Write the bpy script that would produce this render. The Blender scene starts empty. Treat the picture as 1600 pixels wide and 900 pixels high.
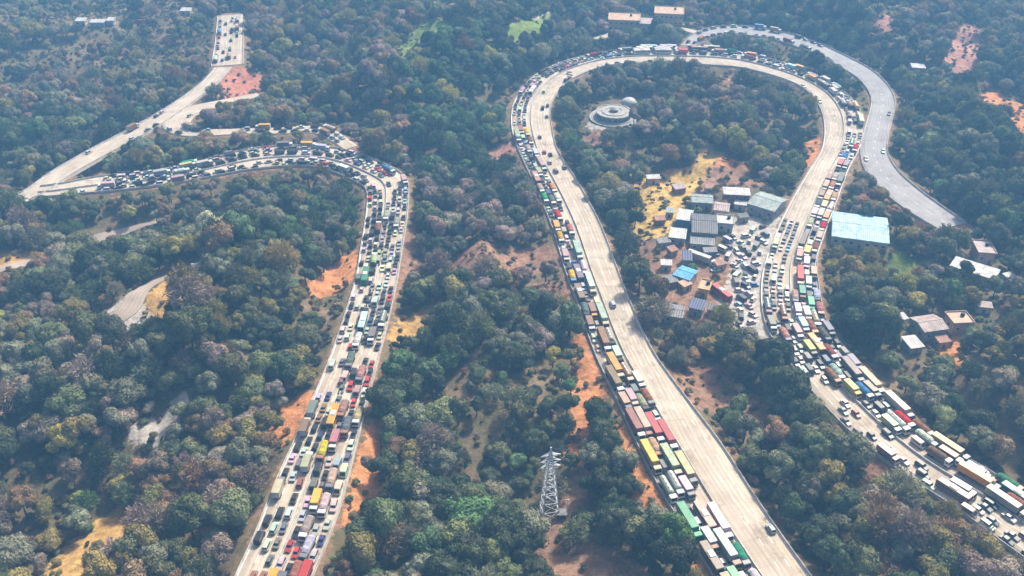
import bpy, math, random
import numpy as np
from mathutils import Vector, Matrix
random.seed(7)
RNG = np.random.default_rng(11)
SC = bpy.context.scene
COL = SC.collection

# ------------------------------------------------------------------ camera
CAM_H, PITCH, FPX = 214.0, math.radians(33.0), 1500.0      # metres, tilt, focal length in photo pixels (1600 wide)
cam_d = bpy.data.cameras.new('camera'); cam = bpy.data.objects.new('camera', cam_d); COL.objects.link(cam)
cam.location = (0, 0, CAM_H); cam.rotation_euler = (math.radians(90) - PITCH, 0, 0)
cam_d.sensor_width = 36; cam_d.lens = 36 * FPX / 1600; cam_d.clip_start = 1; cam_d.clip_end = 20000
SC.camera = cam

# ------------------------------------------------------------------ sky and sun
SUN_EL, SUN_AZ = math.radians(49), math.radians(36)        # high sun beyond the scene, a little to the right (azimuth from +Y towards +X)
w = bpy.data.worlds.new('World'); SC.world = w; w.use_nodes = True
nt = w.node_tree; nt.nodes.clear()
sky = nt.nodes.new('ShaderNodeTexSky'); sky.sky_type = 'NISHITA'; sky.sun_disc = False
sky.sun_elevation = SUN_EL; sky.sun_rotation = SUN_AZ; sky.dust_density = 6.0; sky.air_density = 0.7; sky.ozone_density = 0.6
bg = nt.nodes.new('ShaderNodeBackground'); bg.inputs[1].default_value = 0.12
wo = nt.nodes.new('ShaderNodeOutputWorld')
nt.links.new(sky.outputs[0], bg.inputs[0]); nt.links.new(bg.outputs[0], wo.inputs[0])
sun_d = bpy.data.lights.new('sun', 'SUN'); sun_d.energy = 4.4; sun_d.angle = math.radians(5); sun_d.color = (1.0, 0.91, 0.76)
sun = bpy.data.objects.new('sun', sun_d); COL.objects.link(sun); sun.location = (0, 0, 400)
sdir = Vector((math.sin(SUN_AZ) * math.cos(SUN_EL), math.cos(SUN_AZ) * math.cos(SUN_EL), math.sin(SUN_EL)))
sun.rotation_euler = sdir.to_track_quat('Z', 'Y').to_euler()
SC.view_settings.view_transform = 'Standard'; SC.view_settings.look = 'None'
SC.view_settings.exposure = 0.86; SC.view_settings.gamma = 1.0
SC.cycles.volume_bounces = 0; SC.cycles.max_bounces = 5; SC.cycles.diffuse_bounces = 3
SC.cycles.transparent_max_bounces = 6

# ------------------------------------------------------------------ pixel <-> ground
SP, CP = math.sin(PITCH), math.cos(PITCH)
def unproj(px, py, z=0.0):
    dx, dy = (px - 800) / FPX, (450 - py) / FPX
    d = (dx, CP + dy * SP, -SP + dy * CP)
    t = (z - CAM_H) / d[2]
    return np.array((d[0] * t, d[1] * t))
def proj(x, y, z=0.0):
    zz = z - CAM_H
    f = y * CP - zz * SP
    return 800 + FPX * x / f, 450 - FPX * (y * SP + zz * CP) / f

# ------------------------------------------------------------------ noise
_perm = RNG.random((256, 256))
def vnoise(x, y):
    xi, yi = np.floor(x).astype(int), np.floor(y).astype(int)
    fx, fy = x - xi, y - yi
    fx = fx * fx * (3 - 2 * fx); fy = fy * fy * (3 - 2 * fy)
    g = lambda a, b: _perm[a & 255, b & 255]
    return (g(xi, yi) * (1 - fx) + g(xi + 1, yi) * fx) * (1 - fy) + (g(xi, yi + 1) * (1 - fx) + g(xi + 1, yi + 1) * fx) * fy
def fbm(x, y, s, o=3):
    v, a, t = 0, 1.0, 0
    for k in range(o):
        v = v + a * vnoise(x / s + 17.3 * k, y / s + 9.1 * k); t += a; a *= .5; s *= .5
    return v / t
def sstep(a, b, x):
    t = np.clip((x - a) / (b - a), 0, 1); return t * t * (3 - 2 * t)

# ------------------------------------------------------------------ roads (edge pairs read off the photograph, put on the ground)
class Road:
    def __init__(self, pairs, step=3.0, smooth=5, wmin=0):
        L = np.array([unproj(a, b) for (a, b), _ in pairs]); R = np.array([unproj(a, b) for _, (a, b) in pairs])
        C = (L + R) / 2; D = R - L
        P = np.vstack([2 * C[0] - C[1], C, 2 * C[-1] - C[-2]]); Q = np.vstack([D[0], D, D[-1]])
        pts, dd = [], []
        for i in range(1, len(P) - 2):
            n = max(2, int(np.linalg.norm(P[i + 1] - P[i]) / 1.0))
            for k in range(n):
                t = k / n
                c = [(-t + 2*t*t - t**3) / 2, (2 - 5*t*t + 3*t**3) / 2, (t + 4*t*t - 3*t**3) / 2, (-t*t + t**3) / 2]
                pts.append(sum(c[j] * P[i - 1 + j] for j in range(4))); dd.append((1 - t) * Q[i] + t * Q[i + 1])
        pts.append(P[-2]); dd.append(Q[-2])
        pts = np.array(pts); dd = np.array(dd)
        s = np.concatenate([[0], np.cumsum(np.linalg.norm(np.diff(pts, axis=0), axis=1))])
        n = int(s[-1] / step) + 1; ss = np.linspace(0, s[-1], n)
        C = np.stack([np.interp(ss, s, pts[:, 0]), np.interp(ss, s, pts[:, 1])], 1)
        dd = np.stack([np.interp(ss, s, dd[:, 0]), np.interp(ss, s, dd[:, 1])], 1)
        k = np.ones(smooth) / smooth
        sm = lambda a: np.convolve(np.pad(a, smooth // 2, mode='edge'), k, 'valid')
        e0, e1 = C[0].copy(), C[-1].copy()
        C = np.stack([sm(C[:, 0]), sm(C[:, 1])], 1); C[0], C[-1] = e0, e1
        T = np.gradient(C, axis=0); T /= np.linalg.norm(T, axis=1)[:, None]
        N = np.stack([T[:, 1], -T[:, 0]], 1)                       # towards the right-hand edge
        W = np.maximum(np.abs((dd * N).sum(1)), wmin)
        for _ in range(3): W = sm(W)
        self.C, self.T, self.N, self.W = C, T, N, W
        self.s = np.concatenate([[0], np.cumsum(np.linalg.norm(np.diff(C, axis=0), axis=1))]); self.len = self.s[-1]
    def at(self, s, off=0.0, side='C'):
        f = lambda a: np.interp(s, self.s, a)
        c = np.array((f(self.C[:, 0]), f(self.C[:, 1]))); nn = np.array((f(self.N[:, 0]), f(self.N[:, 1]))); W = f(self.W)
        t = np.array((f(self.T[:, 0]), f(self.T[:, 1])))
        o = off if side == 'C' else (-W / 2 + off if side == 'L' else W / 2 - off)
        return c + nn * o, math.atan2(t[1], t[0]), W
def strip(center, width):
    """a minor road from a centre line in pixels and a width in metres"""
    out = []
    C = np.array([unproj(*p) for p in center])
    T = np.gradient(C, axis=0); T /= np.linalg.norm(T, axis=1)[:, None]
    for i, c in enumerate(C):
        wd = width[i] if isinstance(width, (list, tuple)) else width
        n = np.array((T[i][1], -T[i][0])) * wd / 2
        out.append((proj(*(c - n)), proj(*(c + n))))
    return out

ROAD_A = Road([((340, 965), (460, 965)), ((355, 930), (478, 930)), ((366, 900), (490, 900)), ((389, 857), (508, 857)), ((411, 800), (531, 800)),
    ((435, 741), (546, 745)), ((458, 695), (558, 695)), ((476, 651), (570, 651)), ((497, 605), (581, 605)), ((517, 555), (594, 555)),
    ((537, 497), (609, 497)), ((557, 430), (621, 440)), ((563, 387), (630, 387)), ((570, 345), (637, 340)), ((573, 315), (639, 305)),
    ((572, 298), (634, 275)), ((552, 284), (604, 258)), ((515, 268), (560, 240)), ((477, 260), (500, 229)), ((400, 266), (400, 231)),
    ((300, 283), (290, 259)), ((227, 294), (217, 271)), ((150, 303), (147, 276)), ((105, 305), (105, 287)), ((55, 310), (60, 292))])
ROAD_D = Road([((1160, 978), (1325, 978)), ((1140, 945), (1300, 945)), ((1110, 897), (1264, 897)), ((1070, 831), (1218, 833)), ((1029, 764), (1172, 764)),
    ((997, 706), (1136, 706)), ((971, 646), (1092, 650)), ((948, 597), (1053, 597)), ((931, 560), (1026, 560)), ((914, 515), (1003, 515)),
    ((900, 470), (984, 470)), ((884, 430), (968, 428)), ((860, 352), (938, 350)), ((833, 288), (905, 288)), ((812, 240), (873, 240)),
    ((799, 205), (863, 200)), ((799, 173), (861, 172)), ((809, 149), (867, 150)), ((833, 120), (888, 129)), ((868, 101), (918, 114)),
    ((927, 85), (950, 104)), ((990, 77), (995, 100)), ((1050, 76), (1050, 101)), ((1110, 77), (1105, 103)), ((1160, 83), (1156, 107)),
    ((1219, 98), (1202, 118)), ((1270, 117), (1245, 133)), ((1315, 141), (1270, 152)), ((1343, 171), (1283, 178)), ((1350, 205), (1287, 207)),
    ((1342, 235), (1281, 240)), ((1327, 265), (1267, 262)), ((1306, 324), (1235, 315)), ((1290, 366), (1212, 362)), ((1277, 405), (1197, 405)),
    ((1280, 440), (1188, 445)), ((1287, 490), (1190, 490)), ((1300, 520), (1199, 520)), ((1322, 548), (1217, 548)), ((1363, 600), (1255, 597)),
    ((1410, 638), (1300, 653)), ((1450, 677), (1350, 695)), ((1500, 712), (1410, 743)), ((1577, 755), (1495, 798)), ((1640, 795), (1590, 868)),
    ((1700, 828), (1660, 915))])
ROAD_E = Road([((1062, 76), (1070, 82)), ((1078, 58), (1098, 66)), ((1110, 43), (1124, 58)), ((1160, 41), (1160, 56)), ((1205, 47), (1205, 62)), ((1260, 61), (1250, 77)), ((1320, 87), (1300, 100)),
    ((1365, 112), (1340, 124)), ((1392, 140), (1358, 148)), ((1399, 165), (1360, 167)), ((1392, 200), (1350, 202)), ((1386, 232), (1344, 238)), ((1400, 263), (1353, 272)),
    ((1430, 292), (1388, 310)), ((1470, 322), (1430, 340)), ((1505, 346), (1470, 362))])
ROAD_B = Road(strip([(38, 308), (62, 297), (88, 277), (150, 241), (223, 202), (262, 178), (300, 152), (330, 128), (350, 105)], [10, 11, 12, 13, 13, 11, 10, 10, 10]))
ROAD_F = Road([((330, 102), (380, 102)), ((336, 66), (381, 66)), ((338, 45), (381, 42)), ((340, 26), (382, 21))])
ROAD_C = Road(strip([(548, 231), (528, 217), (497, 202), (450, 204), (380, 205), (310, 208), (280, 203), (274, 190), (295, 174), (350, 160), (405, 148)], [8, 9, 11, 9, 7, 9, 14, 18, 15, 9, 6]))
ROAD_G = Road(strip([(930, 62), (960, 52), (1000, 45), (1060, 44), (1096, 54)], 6))
MAIN = [ROAD_A, ROAD_D, ROAD_E, ROAD_B, ROAD_F, ROAD_C, ROAD_G]
SAMP = np.vstack([np.column_stack([r.C[::2], r.W[::2] / 2]) for r in MAIN])
def dist_to(P, S):
    P = np.atleast_2d(P); out = np.empty(len(P)); S0 = S.astype(np.float32)
    for i in range(0, len(P), 20000):
        q = P[i:i + 20000].astype(np.float32)
        d = np.sqrt((q[:, None, 0] - S0[None, :, 0]) ** 2 + (q[:, None, 1] - S0[None, :, 1]) ** 2) - S0[None, :, 2]
        out[i:i + 20000] = d.min(1)
    return out
def inpoly(P, poly):
    P = np.atleast_2d(P); x, y = P[:, 0], P[:, 1]; r = np.zeros(len(P), bool); n = len(poly)
    for i in range(n):
        x0, y0 = poly[i]; x1, y1 = poly[(i + 1) % n]
        c = ((y0 > y) != (y1 > y)); xx = (x1 - x0) * (y - y0) / (y1 - y0 + 1e-12) + x0
        r ^= c & (x < xx)
    return r
def polydist(P, poly):
    """signed distance to a polygon, negative inside"""
    P = np.atleast_2d(P); d = np.full(len(P), 1e9); n = len(poly)
    for i in range(n):
        a = np.array(poly[i]); b = np.array(poly[(i + 1) % n]); ab = b - a
        t = np.clip(((P - a) @ ab) / (ab @ ab), 0, 1)
        d = np.minimum(d, np.linalg.norm(P - a - t[:, None] * ab, axis=1))
    return np.where(inpoly(P, poly), -d, d)
def wpoly(px): return [tuple(unproj(*p)) for p in px]

YARD = wpoly([(1040, 300), (1110, 285), (1180, 285), (1240, 305), (1215, 345), (1205, 400), (1192, 440), (1190, 490), (1205, 535), (1185, 545), (1150, 520), (1110, 500), (1075, 505), (1030, 500), (1040, 440), (1040, 370)])
PLAZA = wpoly([(925, 178), (945, 155), (985, 148), (1015, 155), (1010, 175), (990, 195), (950, 205)])
HOUSES = wpoly([(1395, 500), (1430, 480), (1500, 470), (1530, 500), (1530, 540), (1440, 560), (1405, 550)])
SHED = wpoly([(1285, 340), (1310, 325), (1405, 330), (1400, 390), (1290, 385)])
FARTOWN = wpoly([(935, 40), (945, 10), (1080, 0), (1085, 40), (1000, 50)])
UPPERHOUSE = wpoly([(1480, 400), (1510, 370), (1570, 375), (1570, 435), (1490, 435)])
FLAT = [YARD, PLAZA, HOUSES, SHED, FARTOWN, UPPERHOUSE]
# bare ground: (kind, outline in photo pixels)
BARE = [('orange', [(472, 458), (490, 440), (520, 420), (553, 393), (557, 425), (535, 450), (500, 462)]),
    ('ochre', [(605, 527), (640, 495), (690, 465), (702, 475), (650, 517), (620, 532)]),
    ('orange', [(425, 678), (440, 640), (470, 616), (490, 612), (474, 655), (450, 690)]),
    ('orange', [(540, 815), (556, 745), (572, 690), (588, 660), (600, 690), (596, 770), (572, 818)]),
    ('orange', [(898, 532), (915, 522), (935, 575), (948, 605), (935, 625), (922, 650), (918, 735), (897, 740), (896, 640), (904, 590)]),
    ('brown', [(893, 735), (915, 735), (905, 790), (885, 840), (905, 905), (850, 905), (858, 830), (880, 790)]),
    ('brown', [(840, 830), (900, 850), (960, 865), (1010, 880), (1010, 930), (850, 930)]),
    ('ochre', [(50, 915), (92, 868), (140, 825), (192, 792), (226, 808), (192, 850), (150, 890), (128, 920)]),
    ('orange', [(968, 660), (985, 700), (1010, 745), (1050, 815), (1090, 880), (1075, 885), (1030, 820), (990, 750), (962, 690)]),
    ('gold', [(992, 290), (1040, 276), (1082, 262), (1108, 228), (1122, 240), (1100, 275), (1062, 322), (1032, 368), (1004, 374), (990, 335)]),
    ('orange', [(1000, 290), (1040, 270), (1085, 258), (1105, 225), (1165, 258), (1170, 270), (1110, 272), (1080, 300), (1030, 300)]),
    ('brown', [(1150, 655), (1165, 620), (1195, 622), (1198, 655), (1170, 672)]),
    ('brown', [(1300, 662), (1340, 695), (1385, 730), (1370, 740), (1320, 705), (1290, 675)]),
    ('orange', [(1515, 152), (1560, 143), (1598, 165), (1612, 210), (1580, 208), (1570, 170), (1530, 162)]),
    ('pink', [(1475, 95), (1488, 55), (1520, 38), (1530, 75), (1518, 120), (1490, 128)]),
    ('pink', [(1362, 50), (1366, 25), (1388, 24), (1390, 50)]),
    ('red', [(345, 150), (355, 118), (380, 105), (415, 122), (408, 142), (370, 155)]),
    ('pale', [(208, 640), (226, 656), (256, 662), (268, 632), (286, 620), (284, 652), (272, 684), (215, 692), (208, 668)]),
    ('pale', [(158, 512), (180, 480), (207, 460), (228, 453), (217, 480), (222, 500), (236, 500), (236, 516), (207, 522), (180, 520)]),
    ('ochre', [(226, 492), (236, 462), (262, 440), (292, 440), (288, 470), (268, 492)]),
    ('ochre', [(-20, 432), (-20, 396), (60, 396), (66, 404), (30, 420)]),
    ('pale', [(28, 312), (40, 296), (70, 290), (88, 300), (70, 316)]),
    ('meadow', [(608, 82), (640, 60), (660, 42), (700, 38), (712, 60), (690, 75), (650, 88)]),
    ('meadow', [(700, 60), (780, 50), (850, 30), (868, 18), (850, 50), (790, 68)]),
    ('pale', [(780, 55), (800, 46), (830, 35), (862, 18), (866, 24), (830, 46), (795, 60)]),
    ('pale', [(1148, 345), (1215, 335), (1203, 400), (1190, 440), (1188, 490), (1204, 532), (1180, 536), (1150, 512), (1128, 470), (1150, 420), (1140, 380)]),
    ('pink', [(760, 240), (790, 222), (800, 235), (775, 262)]),
    ('brown', [(700, 412), (760, 380), (850, 382), (868, 410), (800, 430), (740, 428)]),
    ('brown', [(1030, 585), (1100, 560), (1150, 600), (1120, 640), (1070, 640)]),
    ('orange', [(1470, 530), (1500, 525), (1500, 570), (1478, 572)]),
    ('brown', [(905, 215), (935, 205), (945, 225), (915, 235)]),
    ('brown', [(835, 445), (885, 440), (905, 490), (890, 500)])]
BARE += [('meadow', [(992, 172), (990, 160), (1012, 153), (1022, 160), (1010, 170)]), ('pale', [(920, 198), (935, 186), (985, 186), (996, 196), (960, 206)]), ('meadow', [(1360, 420), (1400, 398), (1450, 402), (1440, 420), (1400, 430)]), ('brown', [(1060, 120), (1150, 118), (1200, 135), (1120, 150)]), ('brown', [(600, 420), (640, 380), (655, 330), (665, 340), (650, 420), (625, 450)])]
BARE += [('brown', [(1045, 385), (1075, 380), (1125, 392), (1150, 420), (1128, 470), (1100, 500), (1040, 498), (1045, 440)]),
    ('brown', [(1085, 275), (1180, 262), (1185, 290), (1120, 296), (1080, 302)]), ('orange', [(1262, 225), (1276, 215), (1280, 245), (1258, 262)]), ('brown', [(1000, 380), (1030, 385), (1035, 430), (1010, 440), (990, 410)])]
RIDGES = [((640, 480), 50, 7), ((760, 420), 50, 15), ((290, 600), 45, 13), ((350, 480), 40, 14), ((700, 160), 70, 14), ((560, 60), 120, 22), ((1500, 240), 80, 10),
          ((1050, 210), 35, 5), ((1530, 620), 50, 16), ((700, 640), 45, 12), ((800, 560), 35, -8), ((1400, 860), 40, 9), ((150, 720), 50, -9), ((1040, 160), 40, 7), ((480, 400), 35, 6), ((150, 120), 120, -14), ((450, 120), 70, -10), ((700, 330), 40, -18), ((1325, 130), 30, -16), ((250, 235), 40, -8), ((1450, 30), 120, 16)]
RIDGES = [(unproj(*p), r, h) for p, r, h in RIDGES]
DECK0, DECK1 = unproj(95, 272), unproj(210, 208)                   # the viaduct's span
def terrain_z(P):
    P = np.atleast_2d(np.asarray(P, float)); x, y = P[:, 0], P[:, 1]
    d = dist_to(P, SAMP)
    fall = (0.55 + 0.9 * fbm(x, y, 90)) * 8.0 * (1 - np.exp(-np.maximum(d - 1.5, 0) / 15))
    hill = np.zeros(len(P))
    for c, r, h in RIDGES: hill += h * np.exp(-((x - c[0]) ** 2 + (y - c[1]) ** 2) / (2 * r * r))
    far = sstep(900, 1800, np.hypot(x, y)) * 60 * fbm(x, y, 700)
    z = -0.25 - fall + sstep(6, 45, d) * (hill + (fbm(x, y, 75) - .5) * 26 + (fbm(x, y, 17) - .5) * 5) + sstep(2, 9, d) * (fbm(x, y, 7, 2) - .5) * 2.4 + far
    for poly in FLAT:
        f = sstep(14, 1, polydist(P, poly)) if abs(np.mean([p[0] for p in poly]) - x.mean()) < 1e9 else 0
        z = z * (1 - f) + (-0.22) * f
    # ravine below the viaduct
    ab = DECK1 - DECK0; t = ((P - DECK0) @ ab) / (ab @ ab); tt = np.clip(t, 0, 1)
    dv = np.linalg.norm(P - DECK0 - tt[:, None] * ab, axis=1)
    dA = dist_to(P, SAMP_A) if len(P) < 10 ** 7 else 0
    z = np.where(True, z - 7 * sstep(26, 6, dv) * sstep(0, 0.18, t) * sstep(1, 0.82, t) * sstep(4, 14, dA), z)
    return z
SAMP_A = np.column_stack([ROAD_A.C[::2], ROAD_A.W[::2] / 2])
def gz(x, y): return float(terrain_z([(x, y)])[0])
def ground_at(px, py):
    z = 0.0
    for _ in range(4):
        p = unproj(px, py, z); z = gz(*p)
    return p[0], p[1], z

def ground_pts(px):
    q = np.array(px, float); z = np.zeros(len(q)); dy = (450 - q[:, 1]) / FPX; dx = (q[:, 0] - 800) / FPX
    for _ in range(7):
        t_ = (z - CAM_H) / (-SP + dy * CP); P = np.column_stack([dx * t_, (CP + dy * SP) * t_]); z = .5 * z + .5 * terrain_z(P)
    return P
def strip_g(center, width):
    C = ground_pts(center); return strip([proj(*c) for c in C], width)
BARE = [(k, [tuple(c) for c in ground_pts(p)]) for k, p in BARE]
ROAD_H = Road(strip_g([(157, 512), (185, 502), (205, 480), (222, 458), (250, 440), (290, 426), (318, 412)], [1.5, 8, 10, 8, 6, 5, 1.5]))
ROAD_I = Road(strip_g([(-20, 437), (70, 408), (130, 382), (170, 368), (205, 358), (250, 346)], [5, 5, 5.5, 5, 4, 1.2]))
SAMP2 = np.vstack([np.column_stack([r.C[::2], r.W[::2] / 2]) for r in (ROAD_H, ROAD_I)])

# ------------------------------------------------------------------ materials
MATS = {}
def nodes(name, rough=0.8, spec=0.3, metal=0.0):
    m = bpy.data.materials.new(name); m.use_nodes = True; t = m.node_tree
    b = t.nodes['Principled BSDF']; b.inputs['Roughness'].default_value = rough
    b.inputs['Specular IOR Level'].default_value = spec; b.inputs['Metallic'].default_value = metal
    MATS[name] = m
    return m, t, b
def N(t, typ, **kw):
    n = t.nodes.new(typ)
    for k, v in kw.items(): setattr(n, k, v)
    return n
def noise(t, scale, detail=4, coord=None, rough=.6):
    n = N(t, 'ShaderNodeTexNoise'); n.inputs['Scale'].default_value = scale; n.inputs['Detail'].default_value = detail; n.inputs['Roughness'].default_value = rough
    if coord is not None: t.links.new(coord, n.inputs['Vector'])
    return n.outputs['Fac']
def ramp(t, fac, stops):
    r = N(t, 'ShaderNodeValToRGB'); e = r.color_ramp.elements
    while len(e) < len(stops): e.new(0.5)
    for q, (p, c) in zip(e, stops): q.position = p; q.color = (*c, 1) if len(c) == 3 else c
    t.links.new(fac, r.inputs[0]); return r.outputs[0]
def mix(t, fac, a, b, mode='MIX'):
    m = N(t, 'ShaderNodeMix', data_type='RGBA', blend_type=mode)
    for s, v in ((0, fac), (6, a), (7, b)):
        if isinstance(v, (int, float)): m.inputs[s].default_value = v
        elif isinstance(v, tuple): m.inputs[s].default_value = (*v, 1)
        else: t.links.new(v, m.inputs[s])
    return m.outputs[2]
def maprange(t, v, a, b):
    n = N(t, 'ShaderNodeMapRange', interpolation_type='SMOOTHSTEP'); t.links.new(v, n.inputs[0]); n.inputs[1].default_value = a; n.inputs[2].default_value = b
    return n.outputs[0]
def bump(t, b, h, strength=.5, dist=.1):
    n = N(t, 'ShaderNodeBump'); n.inputs['Strength'].default_value = strength; n.inputs['Distance'].default_value = dist
    t.links.new(h, n.inputs['Height']); t.links.new(n.outputs[0], b.inputs['Normal'])
def plain(name, c, rough=.7, var=.25, scale=1.5, spec=.3, metal=0.0, objcol=False):
    """a colour with blotchy wear; objcol: the colour is the object's own"""
    m, t, b = nodes(name, rough, spec, metal)
    tc = N(t, 'ShaderNodeTexCoord')
    f = noise(t, scale, 5, tc.outputs['Object'])
    base = c
    if objcol:
        base = N(t, 'ShaderNodeObjectInfo').outputs['Color']
    k = ramp(t, f, [(.3, (1 - var,) * 3), (.7, (1.0,) * 3)])
    t.links.new(mix(t, 1.0, base, k, 'MULTIPLY'), b.inputs['Base Color'])
    return m
# ground
SOILS = {'orange': (.50, .22, .085), 'ochre': (.46, .28, .09), 'brown': (.26, .15, .095), 'gold': (.50, .335, .10), 'pink': (.42, .22, .16), 'red': (.42, .17, .11), 'pale': (.43, .385, .335), 'meadow': (.17, .23, .05)}
SOILK = list(SOILS)
m, t, b = nodes('ground', .95, .1)
geo = N(t, 'ShaderNodeNewGeometry'); P0 = geo.outputs['Position']
n1, n2, n3 = noise(t, .018, 6, P0), noise(t, .35, 5, P0), noise(t, .09, 5, P0)
c = ramp(t, n1, [(.35, (.11, .10, .06)), (.5, (.19, .145, .085)), (.65, (.28, .19, .115))])
c = mix(t, maprange(t, n3, .45, .65), c, (.13, .115, .055))
c = mix(t, .6, c, ramp(t, n2, [(.3, (.3, .3, .3)), (.7, (1, 1, 1))]), 'MULTIPLY')
a1 = N(t, 'ShaderNodeAttribute', attribute_name='soil_a'); a2 = N(t, 'ShaderNodeAttribute', attribute_name='soil_b')
s1, s2 = N(t, 'ShaderNodeSeparateColor'), N(t, 'ShaderNodeSeparateColor')
t.links.new(a1.outputs['Color'], s1.inputs[0]); t.links.new(a2.outputs['Color'], s2.inputs[0])
chan = [s1.outputs[0], s1.outputs[1], s1.outputs[2], a1.outputs['Alpha'], s2.outputs[0], s2.outputs[1], s2.outputs[2], a2.outputs['Alpha']]
wob = N(t, 'ShaderNodeMath', operation='MULTIPLY_ADD'); t.links.new(noise(t, .22, 7, P0, .7), wob.inputs[0]); wob.inputs[1].default_value = 2.0; wob.inputs[2].default_value = -1.0
for k, ch in zip(SOILK, chan):
    ad = N(t, 'ShaderNodeMath', operation='ADD'); t.links.new(ch, ad.inputs[0]); t.links.new(wob.outputs[0], ad.inputs[1])
    v = ramp(t, noise(t, .3, 8, P0, .75), [(.32, tuple(q * .42 for q in SOILS[k])), (.47, tuple(q * .8 for q in SOILS[k])), (.62, tuple(min(.7, q * 1.15 + .02) for q in SOILS[k]))])
    mm = N(t, 'ShaderNodeMath', operation='MULTIPLY'); t.links.new(maprange(t, ad.outputs[0], .42, .6), mm.inputs[0])
    t.links.new(maprange(t, ch, .05, .2), mm.inputs[1])
    c = mix(t, mm.outputs[0], c, v)
t.links.new(c, b.inputs['Base Color']); bump(t, b, noise(t, .8, 8, P0, .7), .9, .8)
# road surfaces (UV: u metres across, v metres along)
def road_mat(name, c1, c2, streak=.5, joints=False):
    m, t, b = nodes(name, .9, .15)
    uv = N(t, 'ShaderNodeUVMap'); mp = N(t, 'ShaderNodeMapping'); mp.inputs['Scale'].default_value = (1.1, .035, 1); t.links.new(uv.outputs[0], mp.inputs[0])
    st = noise(t, 1.0, 6, mp.outputs[0], .7); big = noise(t, .06, 4, uv.outputs[0]); fine = noise(t, 2.2, 4, uv.outputs[0])
    c = mix(t, maprange(t, big, .35, .68), c1, c2)
    c = mix(t, .7, c, ramp(t, noise(t, .11, 7, uv.outputs[0], .75), [(.34, (.5, .47, .44)), (.46, (1, 1, 1))]), 'MULTIPLY')
    c = mix(t, streak, c, ramp(t, st, [(.3, (.35, .34, .33)), (.62, (1, 1, 1))]), 'MULTIPLY')
    c = mix(t, .35, c, ramp(t, fine, [(.3, (.55, .53, .5)), (.65, (1, 1, 1))]), 'MULTIPLY')
    sx = N(t, 'ShaderNodeSeparateXYZ'); t.links.new(uv.outputs[0], sx.inputs[0])
    ml = N(t, 'ShaderNodeMath', operation='MULTIPLY'); t.links.new(sx.outputs[0], ml.inputs[0]); ml.inputs[1].default_value = 2 * math.pi / 1.6
    sn = N(t, 'ShaderNodeMath', operation='SINE'); t.links.new(ml.outputs[0], sn.inputs[0])
    mu = N(t, 'ShaderNodeMath', operation='MULTIPLY'); t.links.new(maprange(t, sn.outputs[0], -.2, .9), mu.inputs[0]); t.links.new(maprange(t, st, .42, .62), mu.inputs[1])
    c = mix(t, mu.outputs[0], c, mix(t, 1.0, c, (.74, .72, .70), 'MULTIPLY'))
    if joints:
        wv = N(t, 'ShaderNodeTexBrick'); wv.offset = 0; wv.inputs['Color1'].default_value = (1, 1, 1, 1); wv.inputs['Color2'].default_value = (.86, .86, .86, 1)
        wv.inputs['Mortar'].default_value = (.55, .52, .48, 1); wv.inputs['Scale'].default_value = 1; wv.inputs['Mortar Size'].default_value = .05
        wv.inputs['Brick Width'].default_value = 3.6; wv.inputs['Row Height'].default_value = 5.0; t.links.new(uv.outputs[0], wv.inputs[0])
        c = mix(t, .6, c, wv.outputs[0], 'MULTIPLY')
    t.links.new(c, b.inputs['Base Color']); bump(t, b, fine, .2, .02)
    return m
road_mat('concrete_road', (.48, .41, .325), (.60, .525, .43), .65, True)
road_mat('grey_road', (.31, .30, .305), (.38, .37, .37), .5)
road_mat('dirt_road', (.36, .29, .235), (.46, .39, .33), .6)
plain('barrier', (.55, .53, .50), .85, .45, .4)
plain('line_paint', (.78, .78, .75), .7, .3, .8)
plain('median_soil', (.10, .085, .06), .95, .5, .6)
# foliage: the colour belongs to each tree
def leaf_mat(name):
    m, t, b = nodes(name, .75, .15)
    a = N(t, 'ShaderNodeAttribute', attribute_type='INSTANCER', attribute_name='color')
    tc = N(t, 'ShaderNodeNewGeometry')
    f = noise(t, .5, 3, tc.outputs['Position'])
    c = mix(t, 1.0, a.outputs['Color'], ramp(t, f, [(.3, (.62, .66, .62)), (.7, (1.25, 1.2, 1.1))]), 'MULTIPLY')
    t.links.new(c, b.inputs['Base Color'])
    tr = N(t, 'ShaderNodeBsdfTranslucent'); t.links.new(c, tr.inputs[0]); ms = N(t, 'ShaderNodeMixShader'); ms.inputs[0].default_value = .22
    t.links.new(b.outputs[0], ms.inputs[1]); t.links.new(tr.outputs[0], ms.inputs[2]); t.links.new(ms.outputs[0], t.nodes['Material Output'].inputs['Surface'])
    return m
leaf_mat('foliage')
plain('bark', (.11, .08, .06), .95, .5, 1.2)
# vehicles
plain('paint', None, .4, .38, .7, .45, objcol=True)
plain('canvas', None, .9, .5, .8, .1, objcol=True)
plain('cab_white', (.52, .51, .48), .4, .2, 1)
plain('cab_paint', None, .4, .2, 1, .4, objcol=True)
plain('chassis', (.035, .034, .034), .7, .4, 1)
plain('rubber', (.02, .02, .02), .9, .3, 2)
plain('glass', (.018, .022, .028), .08, .2, 1, .6)
plain('lamp', (.8, .78, .7), .2, .1, 1)
plain('tail_lamp', (.45, .02, .02), .3, .1, 1)
plain('steel', (.50, .51, .52), .5, .3, .5, .5)
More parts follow.
